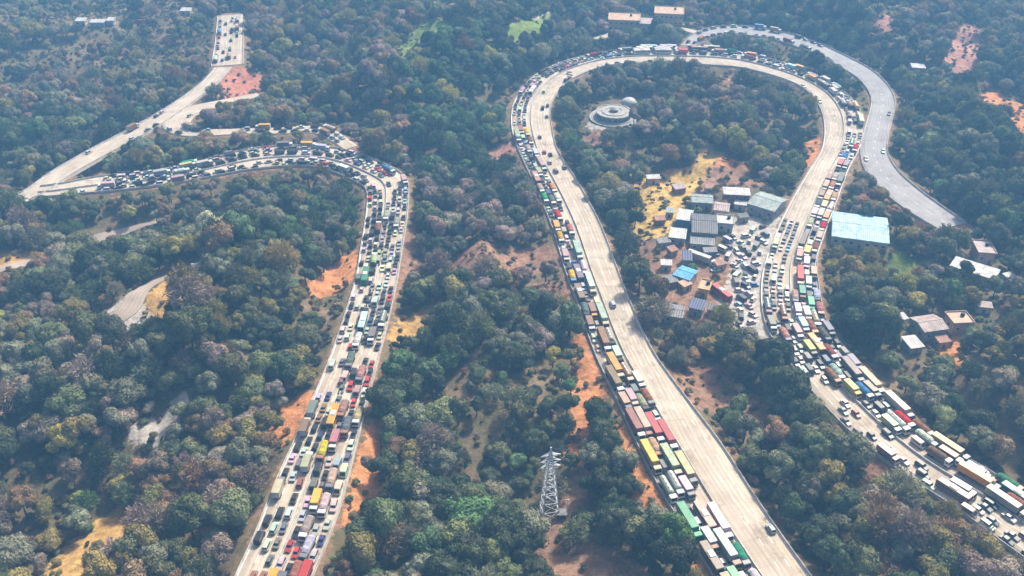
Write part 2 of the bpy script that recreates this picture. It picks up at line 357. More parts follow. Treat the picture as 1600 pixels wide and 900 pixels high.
# buildings
for nm, c in (('wall_cream', (.50, .37, .25)), ('wall_white', (.52, .50, .46)), ('wall_brick', (.30, .14, .10)), ('wall_grey', (.34, .33, .32)), ('wall_blue', (.10, .22, .42)), ('wall_yellow', (.60, .40, .12)), ('wall_pink', (.55, .37, .31))):
    plain(nm, c, .9, .35, .5)
for nm, c in (('roof_white', (.52, .51, .50)), ('roof_grey', (.10, .105, .12)), ('roof_pale_green', (.28, .34, .32)), ('roof_blue', (.08, .36, .68)), ('roof_light_blue', (.36, .58, .70)), ('roof_pink', (.40, .31, .29)),
              ('roof_peach', (.50, .33, .21)), ('roof_navy', (.05, .07, .16)), ('roof_mid_grey', (.20, .20, .21)), ('roof_rust', (.33, .15, .10))):
    plain(nm, c, .6, .6, .45, .35)
plain('concrete', (.40, .385, .35), .9, .5, .4)
plain('pylon_steel', (.62, .62, .62), .5, .25, .7, .5)
plain('wood', (.20, .13, .08), .9, .4, 1.5)

# ------------------------------------------------------------------ mesh building
class MB:
    def __init__(self): self.v, self.f, self.m = [], [], []
    def add(self, vs, fs, mi=0):
        o = len(self.v); self.v += [tuple(map(float, p)) for p in vs]
        for q in fs: self.f.append(tuple(o + i for i in q)); self.m.append(mi)
        return self
    def box(self, c, s, rz=0.0, mi=0):
        x, y, z = c; a, b_, h = s[0] / 2, s[1] / 2, s[2] / 2; co, si = math.cos(rz), math.sin(rz)
        vs = [(x + u * co - v_ * si, y + u * si + v_ * co, z + k) for k in (-h, h) for u, v_ in ((-a, -b_), (a, -b_), (a, b_), (-a, b_))]
        return self.add(vs, [(3, 2, 1, 0), (4, 5, 6, 7), (0, 1, 5, 4), (1, 2, 6, 5), (2, 3, 7, 6), (3, 0, 4, 7)], mi)
    def loft(self, secs, mi=0):
        """sections of equal length joined in order, both ends capped"""
        n = len(secs[0]); vs = [p for s in secs for p in s]; fs = []
        for k in range(len(secs) - 1):
            for i in range(n):
                j = (i + 1) % n; fs.append((k * n + i, k * n + j, (k + 1) * n + j, (k + 1) * n + i))
        fs.append(tuple(range(n - 1, -1, -1))); fs.append(tuple(range((len(secs) - 1) * n, len(secs) * n)))
        return self.add(vs, fs, mi)
    def side_prism(self, prof, w, ch=.08, mi=0):
        """a side profile (x, z) extruded across y, its outer edges chamfered"""
        cx = sum(p[0] for p in prof) / len(prof); cz = sum(p[1] for p in prof) / len(prof)
        def ins(p):
            dx, dz = cx - p[0], cz - p[1]; l = math.hypot(dx, dz) or 1; return (p[0] + dx / l * ch, p[1] + dz / l * ch)
        q = [ins(p) for p in prof]
        return self.loft([[(x, y, z) for x, z in pr] for y, pr in ((-w / 2, q), (-w / 2 + ch, prof), (w / 2 - ch, prof), (w / 2, q))], mi)
    def cyl(self, p0, p1, r0, r1=None, n=10, mi=0):
        r1 = r0 if r1 is None else r1; p0, p1 = Vector(p0), Vector(p1); d = (p1 - p0).normalized()
        u = d.orthogonal().normalized(); v_ = d.cross(u)
        ring = lambda p, r: [tuple(p + (u * math.cos(2 * math.pi * i / n) + v_ * math.sin(2 * math.pi * i / n)) * r) for i in range(n)]
        return self.loft([ring(p0, r0), ring(p1, r1)], mi)
    def mesh(self, name, mats, smooth=False):
        me = bpy.data.meshes.new(name); me.from_pydata(self.v, [], self.f); me.update()
        for x in mats: me.materials.append(MATS[x])
        if len(mats) > 1: me.polygons.foreach_set('material_index', self.m)
        if smooth: me.polygons.foreach_set('use_smooth', [True] * len(me.polygons))
        return me
def obj(name, me, parent=None, loc=None, rz=0.0, color=None):
    o = bpy.data.objects.new(name, me); COL.objects.link(o)
    if parent is not None: o.parent = parent
    if loc is not None: o.location = loc
    if rz: o.rotation_euler = (0, 0, rz)
    if color is not None: o.color = (*color, 1)
    return o
def tag(o, label=None, cat=None, group=None, kind=None):
    if label: o['label'] = label
    if cat: o['category'] = cat
    if group: o['group'] = group
    if kind: o['kind'] = kind
    return o
def npmesh(name, V, F, mat, uv=None):
    """V (n,3), F (m,4) quads"""
    me = bpy.data.meshes.new(name); V = np.asarray(V, np.float32); F = np.asarray(F, np.int32)
    me.vertices.add(len(V)); me.vertices.foreach_set('co', V.ravel())
    k = F.shape[1]; me.loops.add(F.size); me.loops.foreach_set('vertex_index', F.ravel())
    me.polygons.add(len(F)); me.polygons.foreach_set('loop_start', np.arange(0, F.size, k, dtype=np.int32)); me.polygons.foreach_set('loop_total', np.full(len(F), k, np.int32))
    if uv is not None:
        l = me.uv_layers.new(name='UVMap'); l.data.foreach_set('uv', np.asarray(uv, np.float32)[F.ravel()].ravel())
    me.materials.append(MATS[mat]); me.update(calc_edges=True); me.validate()
    return me

# ------------------------------------------------------------------ ground sheet
def axis(lo, hi, step, far_lo, far_hi):
    a = np.arange(lo, hi + step, step); out_r, out_l, x, s = [], [], a[-1], step
    while x < far_hi: s *= 1.22; x += s; out_r.append(x)
    x, s = a[0], step
    while x > far_lo: s *= 1.22; x -= s; out_l.append(x)
    return np.concatenate([out_l[::-1], a, out_r])
xs, ys = axis(-440, 440, 2.3, -2600, 2600), axis(125, 800, 2.3, -1200, 3600)
X, Y = np.meshgrid(xs, ys); PG = np.column_stack([X.ravel(), Y.ravel()])
ZG = terrain_z(PG)
nx, ny = len(xs), len(ys); ii = np.arange(nx * ny).reshape(ny, nx)
FG = np.stack([ii[:-1, :-1], ii[:-1, 1:], ii[1:, 1:], ii[1:, :-1]], -1).reshape(-1, 4)
gm = npmesh('ground', np.column_stack([PG, ZG]), FG, 'ground')
gm.polygons.foreach_set('use_smooth', np.ones(len(gm.polygons), bool))
soil = {k: np.zeros(len(PG)) for k in SOILK}
for k, poly in BARE:
    q = np.array(poly); lo, hi = q.min(0) - 12, q.max(0) + 12
    sel = np.where((PG[:, 0] > lo[0]) & (PG[:, 0] < hi[0]) & (PG[:, 1] > lo[1]) & (PG[:, 1] < hi[1]))[0]
    if len(sel): soil[k][sel] = np.maximum(soil[k][sel], sstep(6.5, -3.0, polydist(PG[sel], poly)))
verge = sstep(3.5, .5, dist_to(PG, SAMP)) * .62
soil['ochre'] = np.maximum(soil['ochre'], verge * (fbm(PG[:, 0], PG[:, 1], 40) > .45)); soil['brown'] = np.maximum(soil['brown'], verge)
for nm, ks in (('soil_a', SOILK[:4]), ('soil_b', SOILK[4:])):
    at = gm.color_attributes.new(nm, 'FLOAT_COLOR', 'POINT')
    at.data.foreach_set('color', np.stack([soil[k] for k in ks], 1).astype(np.float32).ravel())
tag(obj('ground', gm), 'wooded hilly ground with scrub and bare orange earth', kind='structure')

# ------------------------------------------------------------------ road ribbons, markings, barriers
def ribbon(r, u0, u1, z, mat, name, thick=0.0):
    L = r.C + r.N * (r.W * (u0 - .5))[:, None]; R = r.C + r.N * (r.W * (u1 - .5))[:, None]
    n = len(r.C); nc = 7
    V, UV = [], []
    for k in range(nc):
        q = L + (R - L) * k / (nc - 1); V.append(np.column_stack([q, np.full(n, z)])); UV.append(np.column_stack([(u1 - u0) * r.W * k / (nc - 1), r.s]))
    if thick:
        V = [np.column_stack([L, np.full(n, z - thick)])] + V + [np.column_stack([R, np.full(n, z - thick)])]; UV = [UV[0]] + UV + [UV[-1]]
    V, UV = np.stack(V, 1), np.stack(UV, 1); K = V.shape[1]
    i = np.arange(n * K).reshape(n, K)
    F = np.stack([i[:-1, :-1], i[:-1, 1:], i[1:, 1:], i[1:, :-1]], -1).reshape(-1, 4)
    return npmesh(name, V.reshape(-1, 3), F, mat, UV.reshape(-1, 2))
def rail_mesh(r, off, z0, h, wd, name, mat='barrier', s0=0, s1=None, seg=3.0, gap=.12):
    """a run of barrier blocks following the road at a distance from its centre line (off: array or number)"""
    mb = MB(); s1 = r.len if s1 is None else s1; s = s0
    prof = [(-wd / 2, 0), (wd / 2, 0), (wd / 2 * .55, h * .45), (wd / 2 * .4, h), (-wd / 2 * .4, h), (-wd / 2 * .55, h * .45)]
    while s + seg < s1:
        secs = []
        for q in (s + gap / 2, s + seg - gap / 2):
            o = off(q) if callable(off) else off
            p, a, _ = r.at(q, o); nx_, ny_ = math.sin(a), -math.cos(a)
            secs.append([(p[0] + nx_ * y, p[1] + ny_ * y, z0 + k) for y, k in prof])
        mb.loft(secs); s += seg
    return mb.mesh(name, [mat])
def dashes(r, offs, solid, z, name):
    mb = MB()
    def quad(a, b_, off, wd):
        pts = []
        for q, sg in ((a, -1), (a, 1), (b_, 1), (b_, -1)):
            p, an, W = r.at(q, 0); o = off(W) + sg * wd / 2
            pts.append((p[0] + math.sin(an) * o, p[1] - math.cos(an) * o, z))
        mb.add(pts, [(3, 2, 1, 0)])
    for off in solid:
        s = 0
        while s + 4 < r.len: quad(s, s + 4, off, .22); s += 4
    for off in offs:
        s = 0
        while s + 3 < r.len: quad(s, s + 3, off, .18); s += 9
    return mb.mesh(name, ['line_paint'])
def highway(r, name, label, mat='concrete_road', z=.06, median=None, barriers=(), thick=.6, lanes=True):
    o = tag(obj(name, ribbon(r, 0, 1, z, mat, name, thick)), label, kind='structure')
    if lanes:
        if median is not None:
            offs = [lambda W, k=k: -W / 2 + k for k in (3.75, 6.95)] + [lambda W, k=k: W / 2 - k for k in (3.75, 6.95)]
            solid = [lambda W: -W / 2 + .55, lambda W: W / 2 - .55]
        else:
            offs = [lambda W: 0.0]; solid = [lambda W: -W / 2 + .4, lambda W: W / 2 - .4]
        obj('lane_marking', dashes(r, offs, solid, z + .006, 'lane_marking'), o)
    for side, lab in barriers:
        sg = -1 if side == 'L' else 1
        tag(obj('crash_barrier', rail_mesh(r, lambda q, sg=sg: sg * (np.interp(q, r.s, r.W) / 2 - .22), z - .02, .95, .42, 'crash_barrier')), lab, 'barrier', 'crash barriers along the roads')
    if median is not None:
        tag(obj('median_barrier', rail_mesh(r, lambda q: np.interp(q, r.s, r.W) * (median - .5), z - .02, .9, .6, 'median_barrier')), 'concrete median barrier down the middle of the ' + ('left highway' if r is ROAD_A else 'looping highway'), 'barrier')
    return o
highway(ROAD_A, 'highway', 'pale concrete highway jammed with cars, left of the photo', median=.46, barriers=(('L', 'concrete barrier along the left and lower edge of the left highway'), ('R', 'concrete barrier along the right and upper edge of the left highway')))
highway(ROAD_D, 'highway', 'pale concrete highway looping from bottom centre to lower right', z=.075, median=.50, barriers=(('L', 'concrete barrier along the outer edge of the looping highway'), ('R', 'concrete barrier along the inner edge of the looping highway')))
highway(ROAD_E, 'highway', 'nearly empty grey road winding right of the loop', 'grey_road', z=.09, barriers=(('L', 'concrete barrier along the upper right edge of the empty grey road'), ('R', 'concrete barrier along the lower left edge of the empty grey road')))
highway(ROAD_B, 'viaduct_road', 'narrow pale road crossing the far left ravine', z=.066, barriers=(('L', 'low parapet along the upper left edge of the far viaduct'), ('R', 'low parapet along the lower right edge of the far viaduct')), thick=1.2)
highway(ROAD_F, 'highway', 'wide pale road stretch far off at upper left', z=.05, barriers=(('L', 'barrier on the left edge of the far upper left road stretch'), ('R', 'barrier on the right edge of the far upper left road stretch')))
highway(ROAD_C, 'side_road', 'narrow pale road bending back above the left highway', z=.048, lanes=False)
highway(ROAD_G, 'side_road', 'short pale road below the far cream buildings', z=.052, lanes=False)
def draped(r, name, label, mat):
    n = len(r.C); cols = []
    for u in (-.5, -.25, 0, .25, .5):
        q = r.C + r.N * (r.W * u)[:, None]; cols.append(np.column_stack([q, terrain_z(q) + .35]))
    V = np.stack(cols, 1); i = np.arange(n * 5).reshape(n, 5); F = np.stack([i[:-1, :-1], i[:-1, 1:], i[1:, 1:], i[1:, :-1]], -1).reshape(-1, 4)
    uv = np.stack([np.column_stack([r.W * (u + .5), r.s]) for u in (-.5, -.25, 0, .25, .5)], 1)
    return tag(obj(name, npmesh(name, V.reshape(-1, 3), F, mat, uv.reshape(-1, 2))), label, kind='structure')
draped(ROAD_H, 'service_road', 'pale service road climbing through the trees at far left', 'dirt_road')
draped(ROAD_I, 'dirt_track', 'pinkish dirt track at the left edge of the photo', 'dirt_road')
# piers of the viaduct
for k in range(5):
    p = DECK0 + (DECK1 - DECK0) * (.12 + .19 * k); z0 = gz(*p) - 1
    mb = MB(); mb.cyl((0, 0, 0), (0, 0, -1.6 - z0), 1.3, 1.1, 12); mb.box((0, 0, -1.35 - z0), (9, 1.8, .55), 0)
    a = math.atan2(*(DECK1 - DECK0)[::-1]) + math.pi / 2
    tag(obj('bridge_pier', mb.mesh('bridge_pier', ['concrete']), None, (p[0], p[1], z0), a), 'round concrete pier under the far left viaduct, %s from its lower end' % ('first', 'second', 'third', 'fourth', 'fifth')[k], 'pier', 'piers under the far left viaduct')

# ------------------------------------------------------------------ vehicles
# every kind: list of (part name, MB, material); local +x is forward, wheels stand on z = 0
def wheels(xs_, w, r=.32, wd=.22):
    return [('wheel', MB().cyl((x, s * (w / 2 - wd), r), (x, s * (w / 2 - .01), r), r, r, 12), 'rubber') for x in xs_ for s in (-1, 1)]
def frustum(mb, x0, x1, X0, X1, w0, w1, z0, z1):
    lo = [(x0, -w0 / 2, z0), (x1, -w0 / 2, z0), (x1, w0 / 2, z0), (x0, w0 / 2, z0)]; hi = [(X0, -w1 / 2, z1), (X1, -w1 / 2, z1), (X1, w1 / 2, z1), (X0, w1 / 2, z1)]
    mb.loft([lo, hi]); return lo, hi
def pane(q, ins=.12, out=.02):
    """a glass pane laid a little proud of the quad q"""
    q = [Vector(p) for p in q]; c = sum(q, Vector()) / 4; n = (q[1] - q[0]).cross(q[3] - q[0]).normalized()
    a = [p + (c - p) * ins - n * .02 for p in q]; b_ = [p + (c - p) * ins + n * out for p in q]
    return MB().loft([[tuple(p) for p in a], [tuple(p) for p in b_]])
def car(L, W, H, belt, hood, trunk, slope_f=.55, slope_r=.45, rear_upright=False):
    x0, x1 = -L / 2, L / 2; body = MB()
    body.side_prism([(x0 + .08, .24), (x1 - .08, .24), (x1, .42), (x1 - .03, belt - .18), (x1 - hood, belt), (x0 + trunk, belt), (x0 + .03, belt - .06), (x0, .5)], W, .09)
    c0, c1 = x0 + trunk, x1 - hood
    lo, hi = frustum(body, c0, c1, c0 + (slope_r if not rear_upright else .15), c1 - slope_f, W - .16, W - .42, belt - .02, H)
    body.box(((c0 + c1) / 2 - .05, 0, H + .012), ((c1 - c0) * .52, W - .62, .035))
    P = [('body', body, 'paint'),
         ('windscreen', pane([lo[1], lo[2], hi[2], hi[1]]), 'glass'), ('rear_window', pane([lo[3], lo[0], hi[0], hi[3]], .14), 'glass'),
         ('side_window', pane([lo[0], lo[1], hi[1], hi[0]], .1), 'glass'), ('side_window', pane([lo[2], lo[3], hi[3], hi[2]], .1), 'glass')]
    for s in (-1, 1):
        P.append(('headlight', MB().box((x1 - .03, s * (W / 2 - .28), belt - .3), (.1, .32, .14)), 'lamp'))
        P.append(('tail_light', MB().box((x0 + .03, s * (W / 2 - .25), belt - .25), (.08, .26, .16)), 'tail_lamp'))
    return P + wheels((x0 + .75, x1 - .8), W, .31)
def van(L=5.0, W=1.95, H=2.2):
    x0, x1 = -L / 2, L / 2; body = MB()
    body.side_prism([(x0 + .05, .3), (x1 - .08, .3), (x1, .55), (x1 - .08, 1.0), (x1 - .95, H - .12), (x1 - 1.2, H), (x0 + .15, H), (x0, H - .2)], W, .1)
    P = [('body', body, 'paint'), ('windscreen', pane([(x1 - .1, -W / 2 + .1, 1.05), (x1 - .1, W / 2 - .1, 1.05), (x1 - .92, W / 2 - .16, H - .16), (x1 - .92, -W / 2 + .16, H - .16)], .06), 'glass'),
         ('rear_window', MB().box((x0 + .0, 0, 1.5), (.06, W - .5, .6)), 'glass')]
    for s in (-1, 1):
        P.append(('side_window', MB().box((-.1, s * (W / 2 + .0), 1.5), (L * .62, .05, .55)), 'glass'))
        P.append(('headlight', MB().box((x1 - .01, s * (W / 2 - .3), .78), (.08, .32, .18)), 'lamp'))
    return P + wheels((x0 + .95, x1 - .9), W, .34)
def cab(x1, W, H, length=2.1):
    """truck cab ending at x1"""
    x0 = x1 - length; c = MB()
    c.side_prism([(x0, .55), (x1 - .04, .5), (x1, .75), (x1 - .02, 1.45), (x1 - .32, H - .12), (x1 - .5, H), (x0 + .05, H), (x0, H - .08)], W, .1)
    ws = pane([(x1 - .02, -W / 2 + .12, 1.5), (x1 - .02, W / 2 - .12, 1.5), (x1 - .3, W / 2 - .18, H - .18), (x1 - .3, -W / 2 + .18, H - .18)], .05)
    P = [('cab', c, 'cab_paint'), ('windscreen', ws, 'glass'), ('bumper', MB().box((x1 + .03, 0, .55), (.16, W - .06, .32)), 'chassis')]
    for s in (-1, 1):
        P.append(('side_window', MB().box((x1 - .95, s * (W / 2), 1.85), (.85, .05, .6)), 'glass'))
        P.append(('headlight', MB().box((x1 + .04, s * (W / 2 - .35), .95), (.08, .36, .2)), 'lamp'))
        P.append(('mirror', MB().box((x1 - .25, s * (W / 2 + .18), 1.85), (.1, .22, .42)), 'chassis'))
    return P
def box_truck(L=8.2, W=2.4, H=3.3):
    x0, x1 = -L / 2, L / 2; P = cab(x1, W - .1, 2.55, 1.9)
    bx0, bx1 = x0, x1 - 2.05; cargo = MB()
    cargo.side_prism([(bx0, 1.0), (bx1, 1.0), (bx1, H - .05), (bx1 - .05, H), (bx0 + .05, H), (bx0, H - .05)], W, .06)
    for k in range(7): cargo.box((bx0 + (bx1 - bx0) * (k + .5) / 7, 0, (1.0 + H) / 2), (.08, W + .06, H - 1.15))
    P.append(('cargo_box', cargo, 'paint')); P.append(('chassis', MB().box((-.2, 0, .75), (L - .6, .9, .35)), 'chassis'))
    P.append(('rear_door', MB().box((bx0 - .02, 0, (1 + H) / 2), (.05, W - .3, H - 1.3)), 'steel'))
    return P + wheels((x0 + 1.3, x0 + 2.3, x1 - 1.1), W - .1, .5, .32)
def tarp_truck(L=8.6, W=2.45, H=3.2):
    x0, x1 = -L / 2, L / 2; P = cab(x1, W - .1, 2.6, 1.9)
    bx0, bx1 = x0, x1 - 2.0; bed = MB()
    bed.box(((bx0 + bx1) / 2, 0, 1.15), (bx1 - bx0, W - .1, .14))
    for s in (-1, 1): bed.box(((bx0 + bx1) / 2, s * (W / 2 - .05), 1.7), (bx1 - bx0, .1, 1.0))
    bed.box((bx0 + .05, 0, 1.7), (.1, W - .2, 1.0)); bed.box((bx1 - .05, 0, 1.9), (.1, W - .2, 1.4))
    tp = MB(); secs = []
    for i in range(7):
        x = bx0 + .05 + (bx1 - bx0 - .1) * i / 6; hh = H + (.14 if i % 2 else -.03) + (-.35 if i in (0, 6) else 0)
        secs.append([(x, -W / 2 - .02, 1.9), (x, -W / 2 + .05, hh - .55), (x, -W * .25, hh - .1), (x, 0, hh), (x, W * .25, hh - .1), (x, W / 2 - .05, hh - .55), (x, W / 2 + .02, 1.9)])
    tp.loft(secs)
    P += [('cargo_bed', bed, 'wood'), ('tarpaulin', tp, 'canvas'), ('chassis', MB().box((-.2, 0, .8), (L - .6, .9, .4)), 'chassis')]
    return P + wheels((x0 + 1.2, x0 + 2.3, x1 - 1.1), W - .1, .5, .32)
def trailer_truck(L=13.5, W=2.5, H=3.8):
    x0, x1 = -L / 2, L / 2; P = cab(x1, W - .06, 2.85, 2.0)
    bx0, bx1 = x0, x1 - 2.9; cont = MB()
    cont.box(((bx0 + bx1) / 2, 0, (1.3 + H) / 2), (bx1 - bx0, W - .06, H - 1.3))
    n = 18
    for k in range(n):
        x = bx0 + (bx1 - bx0) * (k + .5) / n; cont.box((x, 0, (1.3 + H) / 2), (.22, W, H - 1.5)); cont.box((x, 0, H + .01), (.22, W - .3, .06))
    P += [('container', cont, 'paint'), ('trailer_bed', MB().box(((bx0 + bx1) / 2, 0, 1.13), (bx1 - bx0 + .1, W - .1, .26)), 'chassis'), ('chassis', MB().box((x1 - 2.6, 0, .8), (4.6, .9, .4)), 'chassis'),
          ('rear_door', MB().box((bx0 - .02, 0, (1.3 + H) / 2), (.06, W - .25, H - 1.6)), 'steel')]
    return P + wheels((x0 + 1.2, x0 + 2.4, x1 - 3.6, x1 - 1.15), W - .06, .5, .34)
def tanker(L=10.2, W=2.45):
    x0, x1 = -L / 2, L / 2; P = cab(x1, W - .1, 2.7, 2.0)
    bx0, bx1 = x0 + .1, x1 - 2.3; r = 1.12; cz = 2.3; tk = MB(); secs = []
    for x, k in ((bx0, .55), (bx0 + .18, .85), (bx0 + .45, 1), (bx1 - .45, 1), (bx1 - .18, .85), (bx1, .55)):
        secs.append([(x, r * k * math.cos(a) * 1.05, cz + r * k * math.sin(a)) for a in [2 * math.pi * i / 16 for i in range(16)]])
    tk.loft(secs)
    P += [('tank', tk, 'paint'), ('chassis', MB().box((-.2, 0, .95), (L - .8, 1.1, .5)), 'chassis'), ('walkway', MB().box(((bx0 + bx1) / 2, 0, cz + r + .04), (bx1 - bx0 - 1, .5, .08)), 'steel')]
    for k in range(3): P.append(('hatch', MB().cyl((bx0 + (bx1 - bx0) * (k + 1) / 4, 0, cz + r), (bx0 + (bx1 - bx0) * (k + 1) / 4, 0, cz + r + .25), .32, .3, 10), 'steel'))
    return P + wheels((x0 + 1.2, x0 + 2.4, x1 - 1.1), W - .1, .5, .32)
def bus(L=11.2, W=2.5, H=3.2):
    x0, x1 = -L / 2, L / 2; body = MB()
    body.side_prism([(x0 + .1, .4), (x1 - .1, .4), (x1, .7), (x1 - .03, 1.3), (x1 - .25, H - .15), (x1 - .45, H), (x0 + .3, H), (x0, H - .35), (x0, .6)], W, .12)
    P = [('body', body, 'paint'), ('windscreen', pane([(x1 - .02, -W / 2 + .12, 1.25), (x1 - .02, W / 2 - .12, 1.25), (x1 - .23, W / 2 - .15, H - .25), (x1 - .23, -W / 2 + .15, H - .25)], .05), 'glass'),
         ('rear_window', MB().box((x0, 0, 2.3), (.06, W - .6, .8)), 'glass'), ('air_conditioner', MB().side_prism([(-1.6, H - .02), (1.2, H - .02), (1.0, H + .25), (-1.4, H + .25)], 1.7, .08), 'cab_white')]
    for s in (-1, 1):
        for k in range(7): P.append(('side_window', MB().box((x0 + 1.0 + k * (L - 1.9) / 7 + .4, s * W / 2, 2.25), ((L - 1.9) / 7 - .14, .05, .85)), 'glass'))
        P.append(('headlight', MB().box((x1 + .0, s * (W / 2 - .35), .85), (.08, .36, .2)), 'lamp'))
    return P + wheels((x0 + 2.3, x1 - 2.2), W, .48, .32)
KINDS = {   # kind: (parts, length, width, object name, category, noun)
    'sedan': (car(4.4, 1.75, 1.44, .90, 1.25, .85), 4.4, 1.75, 'sedan_car', 'sedan', 'sedan'),
    'hatch': (car(3.8, 1.68, 1.50, .92, .95, .12, .6, .35), 3.8, 1.68, 'hatchback_car', 'hatchback', 'hatchback'),
    'suv': (car(4.5, 1.85, 1.78, 1.06, 1.1, .1, .5, .3, True), 4.5, 1.85, 'sport_utility_car', 'SUV', 'SUV'),
    'van': (van(), 5.0, 1.95, 'van', 'van', 'van'),
    'box': (box_truck(), 8.2, 2.4, 'box_truck', 'truck', 'box truck'),
    'tarp': (tarp_truck(), 8.6, 2.45, 'tarpaulin_truck', 'truck', 'tarp-covered truck'),
    'trailer': (trailer_truck(), 13.5, 2.5, 'container_truck', 'truck', 'container truck'),
    'tanker': (tanker(), 10.2, 2.45, 'tanker_truck', 'tanker', 'tanker truck'),
    'bus': (bus(), 11.2, 2.5, 'bus', 'bus', 'bus')}
PARTMESH, WHOLE = {}, {}
for k, (parts, *_r) in KINDS.items():
    PARTMESH[k] = [(nm, mb.mesh(nm, [mt]), mt) for nm, mb, mt in parts]
    al, mats = MB(), []
    for nm, mb, mt in parts:
        if nm in ('mirror', 'bumper', 'headlight', 'tail_light', 'hatch'): continue
        mt = 'cab_white' if mt == 'cab_paint' else mt
        if mt not in mats: mats.append(mt)
        al.add(mb.v, mb.f, mats.index(mt))
    WHOLE[k] = al.mesh(KINDS[k][3], mats)
PAINTS = {'white': (.60, .59, .56), 'silver': (.46, .47, .48), 'grey': (.16, .165, .17), 'black': (.018, .018, .02), 'dark blue': (.03, .05, .16), 'red': (.48, .035, .03), 'brown': (.28, .13, .08),
          'beige': (.46, .37, .26), 'yellow': (.62, .41, .05), 'orange': (.70, .28, .04), 'green': (.05, .30, .14), 'blue': (.08, .22, .50), 'pink': (.44, .23, .20), 'pale blue': (.45, .58, .68), 'purple': (.20, .12, .34),
          'light green': (.42, .55, .30), 'magenta': (.55, .06, .22)}
CARC = [('white', 36), ('silver', 7), ('grey', 12), ('black', 42), ('dark blue', 3), ('red', 2), ('beige', 3), ('blue', 1)]
TRKC = [('white', 18), ('beige', 15), ('pink', 9), ('brown', 11), ('grey', 15), ('yellow', 7), ('orange', 5), ('green', 4), ('blue', 1.5), ('red', 4), ('pale blue', 3), ('silver', 6), ('light green', 2)]
VR = random.Random(5)
def pick(tab):
    r = VR.random() * sum(w_ for _, w_ in tab)
    for k, w_ in tab:
        r -= w_
        if r <= 0: return k
    return tab[-1][0]
ORD = lambda n: '%d%s' % (n, 'th' if 10 < n % 100 < 14 else {1: 'st', 2: 'nd', 3: 'rd'}.get(n % 10, 'th'))
NV = 0; PLACED = []
def vehicle(kind, p, rz, colour, label, group, z=.08, detail=None):
    global NV
    parts, L, W, name, cat, noun = KINDS[kind]
    c = PAINTS[colour]; c = tuple(min(.8, max(.01, q * VR.uniform(.62, 1.05))) for q in c)
    px, py = proj(p[0], p[1]); NV += 1; PLACED.append((p[0], p[1], L / 2))
    if detail is None: detail = py > 430 and -30 < px < 1630 and py < 930
    if detail:
        e = obj(name, None, None, (p[0], p[1], z), rz); e.empty_display_size = .3
        cabc = PAINTS[pick([('white', 5), ('grey', 3), ('brown', 2), ('orange', 1.2), ('black', 1.5), ('blue', 1), ('beige', 2), (colour, 2)])]
        for nm, me, mt in PARTMESH[kind]: obj(nm, me, e, color=cabc if mt == 'cab_paint' else c)
    else: e = obj(name, WHOLE[kind], None, (p[0], p[1], z), rz, c)
    return tag(e, label, cat, group)
def fill(r, side, off, stretch, dirn, dens, mixf, lane_txt, road_txt, group, z, end_txt='from the bottom', pal=None):
    """one lane of traffic between two arc lengths"""
    s = stretch[0] + VR.uniform(0, 6); k = 0
    while s < stretch[1]:
        p, a, W = r.at(s, off, side); px, py = proj(*p)
        d = dens(px, py) if side == 'C' or off + 1.3 < W / 2 or r is not ROAD_D else 0
        kind = pick(mixf(px, py)); topbus = 985 < px < 1045 and py < 88 and d > .5
        if topbus: kind = 'bus'
        L = KINDS[kind][1]
        if VR.random() < d:
            sc_ = s + L / 2
            if sc_ + L / 2 > stretch[1]: break
            p, a, W = r.at(sc_, off + VR.uniform(-.18, .18), side); px, py = proj(*p)
            if -60 < px < 1660 and -20 < py < 960:
                k += 1; colour = 'white' if topbus else pick((pal or CARC) if kind in ('sedan', 'hatch', 'suv', 'van') else TRKC)
                vehicle(kind, p, a + (math.pi if dirn < 0 else 0) + VR.uniform(-.025, .025), colour, '%s %s on %s, %s, %s %s' % (colour, KINDS[kind][5], road_txt, lane_txt, ORD(k), end_txt), group, z)
            s += L + VR.uniform(.9, 2.6)
        else: s += VR.uniform(4, 9)
CARMIX = [('hatch', 32), ('sedan', 30), ('suv', 24), ('van', 8), ('box', 3), ('tarp', 2), ('bus', 1)]
MIDMIX = [('hatch', 22), ('sedan', 20), ('suv', 16), ('van', 8), ('box', 10), ('tarp', 12), ('bus', 4), ('trailer', 4), ('tanker', 4)]
TRUCKMIX = [('hatch', 5), ('sedan', 6), ('suv', 6), ('van', 5), ('box', 22), ('tarp', 24), ('trailer', 18), ('tanker', 7), ('bus', 7)]
def s_of(r, px, py):
    q = unproj(px, py); return r.s[np.argmin(np.linalg.norm(r.C - q, axis=1))]
# left highway: straight stretch, then the far bend
sA = s_of(ROAD_A, 600, 285)
SMALLMIX = [('hatch', 18), ('sedan', 16), ('suv', 17), ('van', 15), ('box', 14), ('tarp', 16), ('bus', 2), ('tanker', 2)]
DARKC = [('black', 40), ('grey', 14), ('white', 22), ('silver', 8), ('dark blue', 8), ('brown', 4), ('red', 1)]
GA, GAF = 'vehicles jammed on the left highway', 'vehicles jammed on the far bend of the left highway'
sU = s_of(ROAD_A, 555, 555)
LN = ('leftmost lane', 'second left lane', 'third left lane', 'fourth left lane'); RN = ('rightmost lane', 'second right lane', 'third right lane', 'fourth right lane')
for i, off in enumerate((2.3, 5.2, 8.0)):
    fill(ROAD_A, 'L', off, (0, sU), 1, lambda px, py: (.66, .8, .88)[i] * (.5 if 585 < py < 635 else 1), lambda px, py: CARMIX, LN[i], 'lower left highway', GA, .08, pal=DARKC)
for i, off in enumerate((1.9, 4.65, 7.4, 10.15)):
    fill(ROAD_A, 'R', off, (0, sU), -1, lambda px, py: .97, lambda px, py: SMALLMIX, RN[i], 'lower left highway', GA, .08)
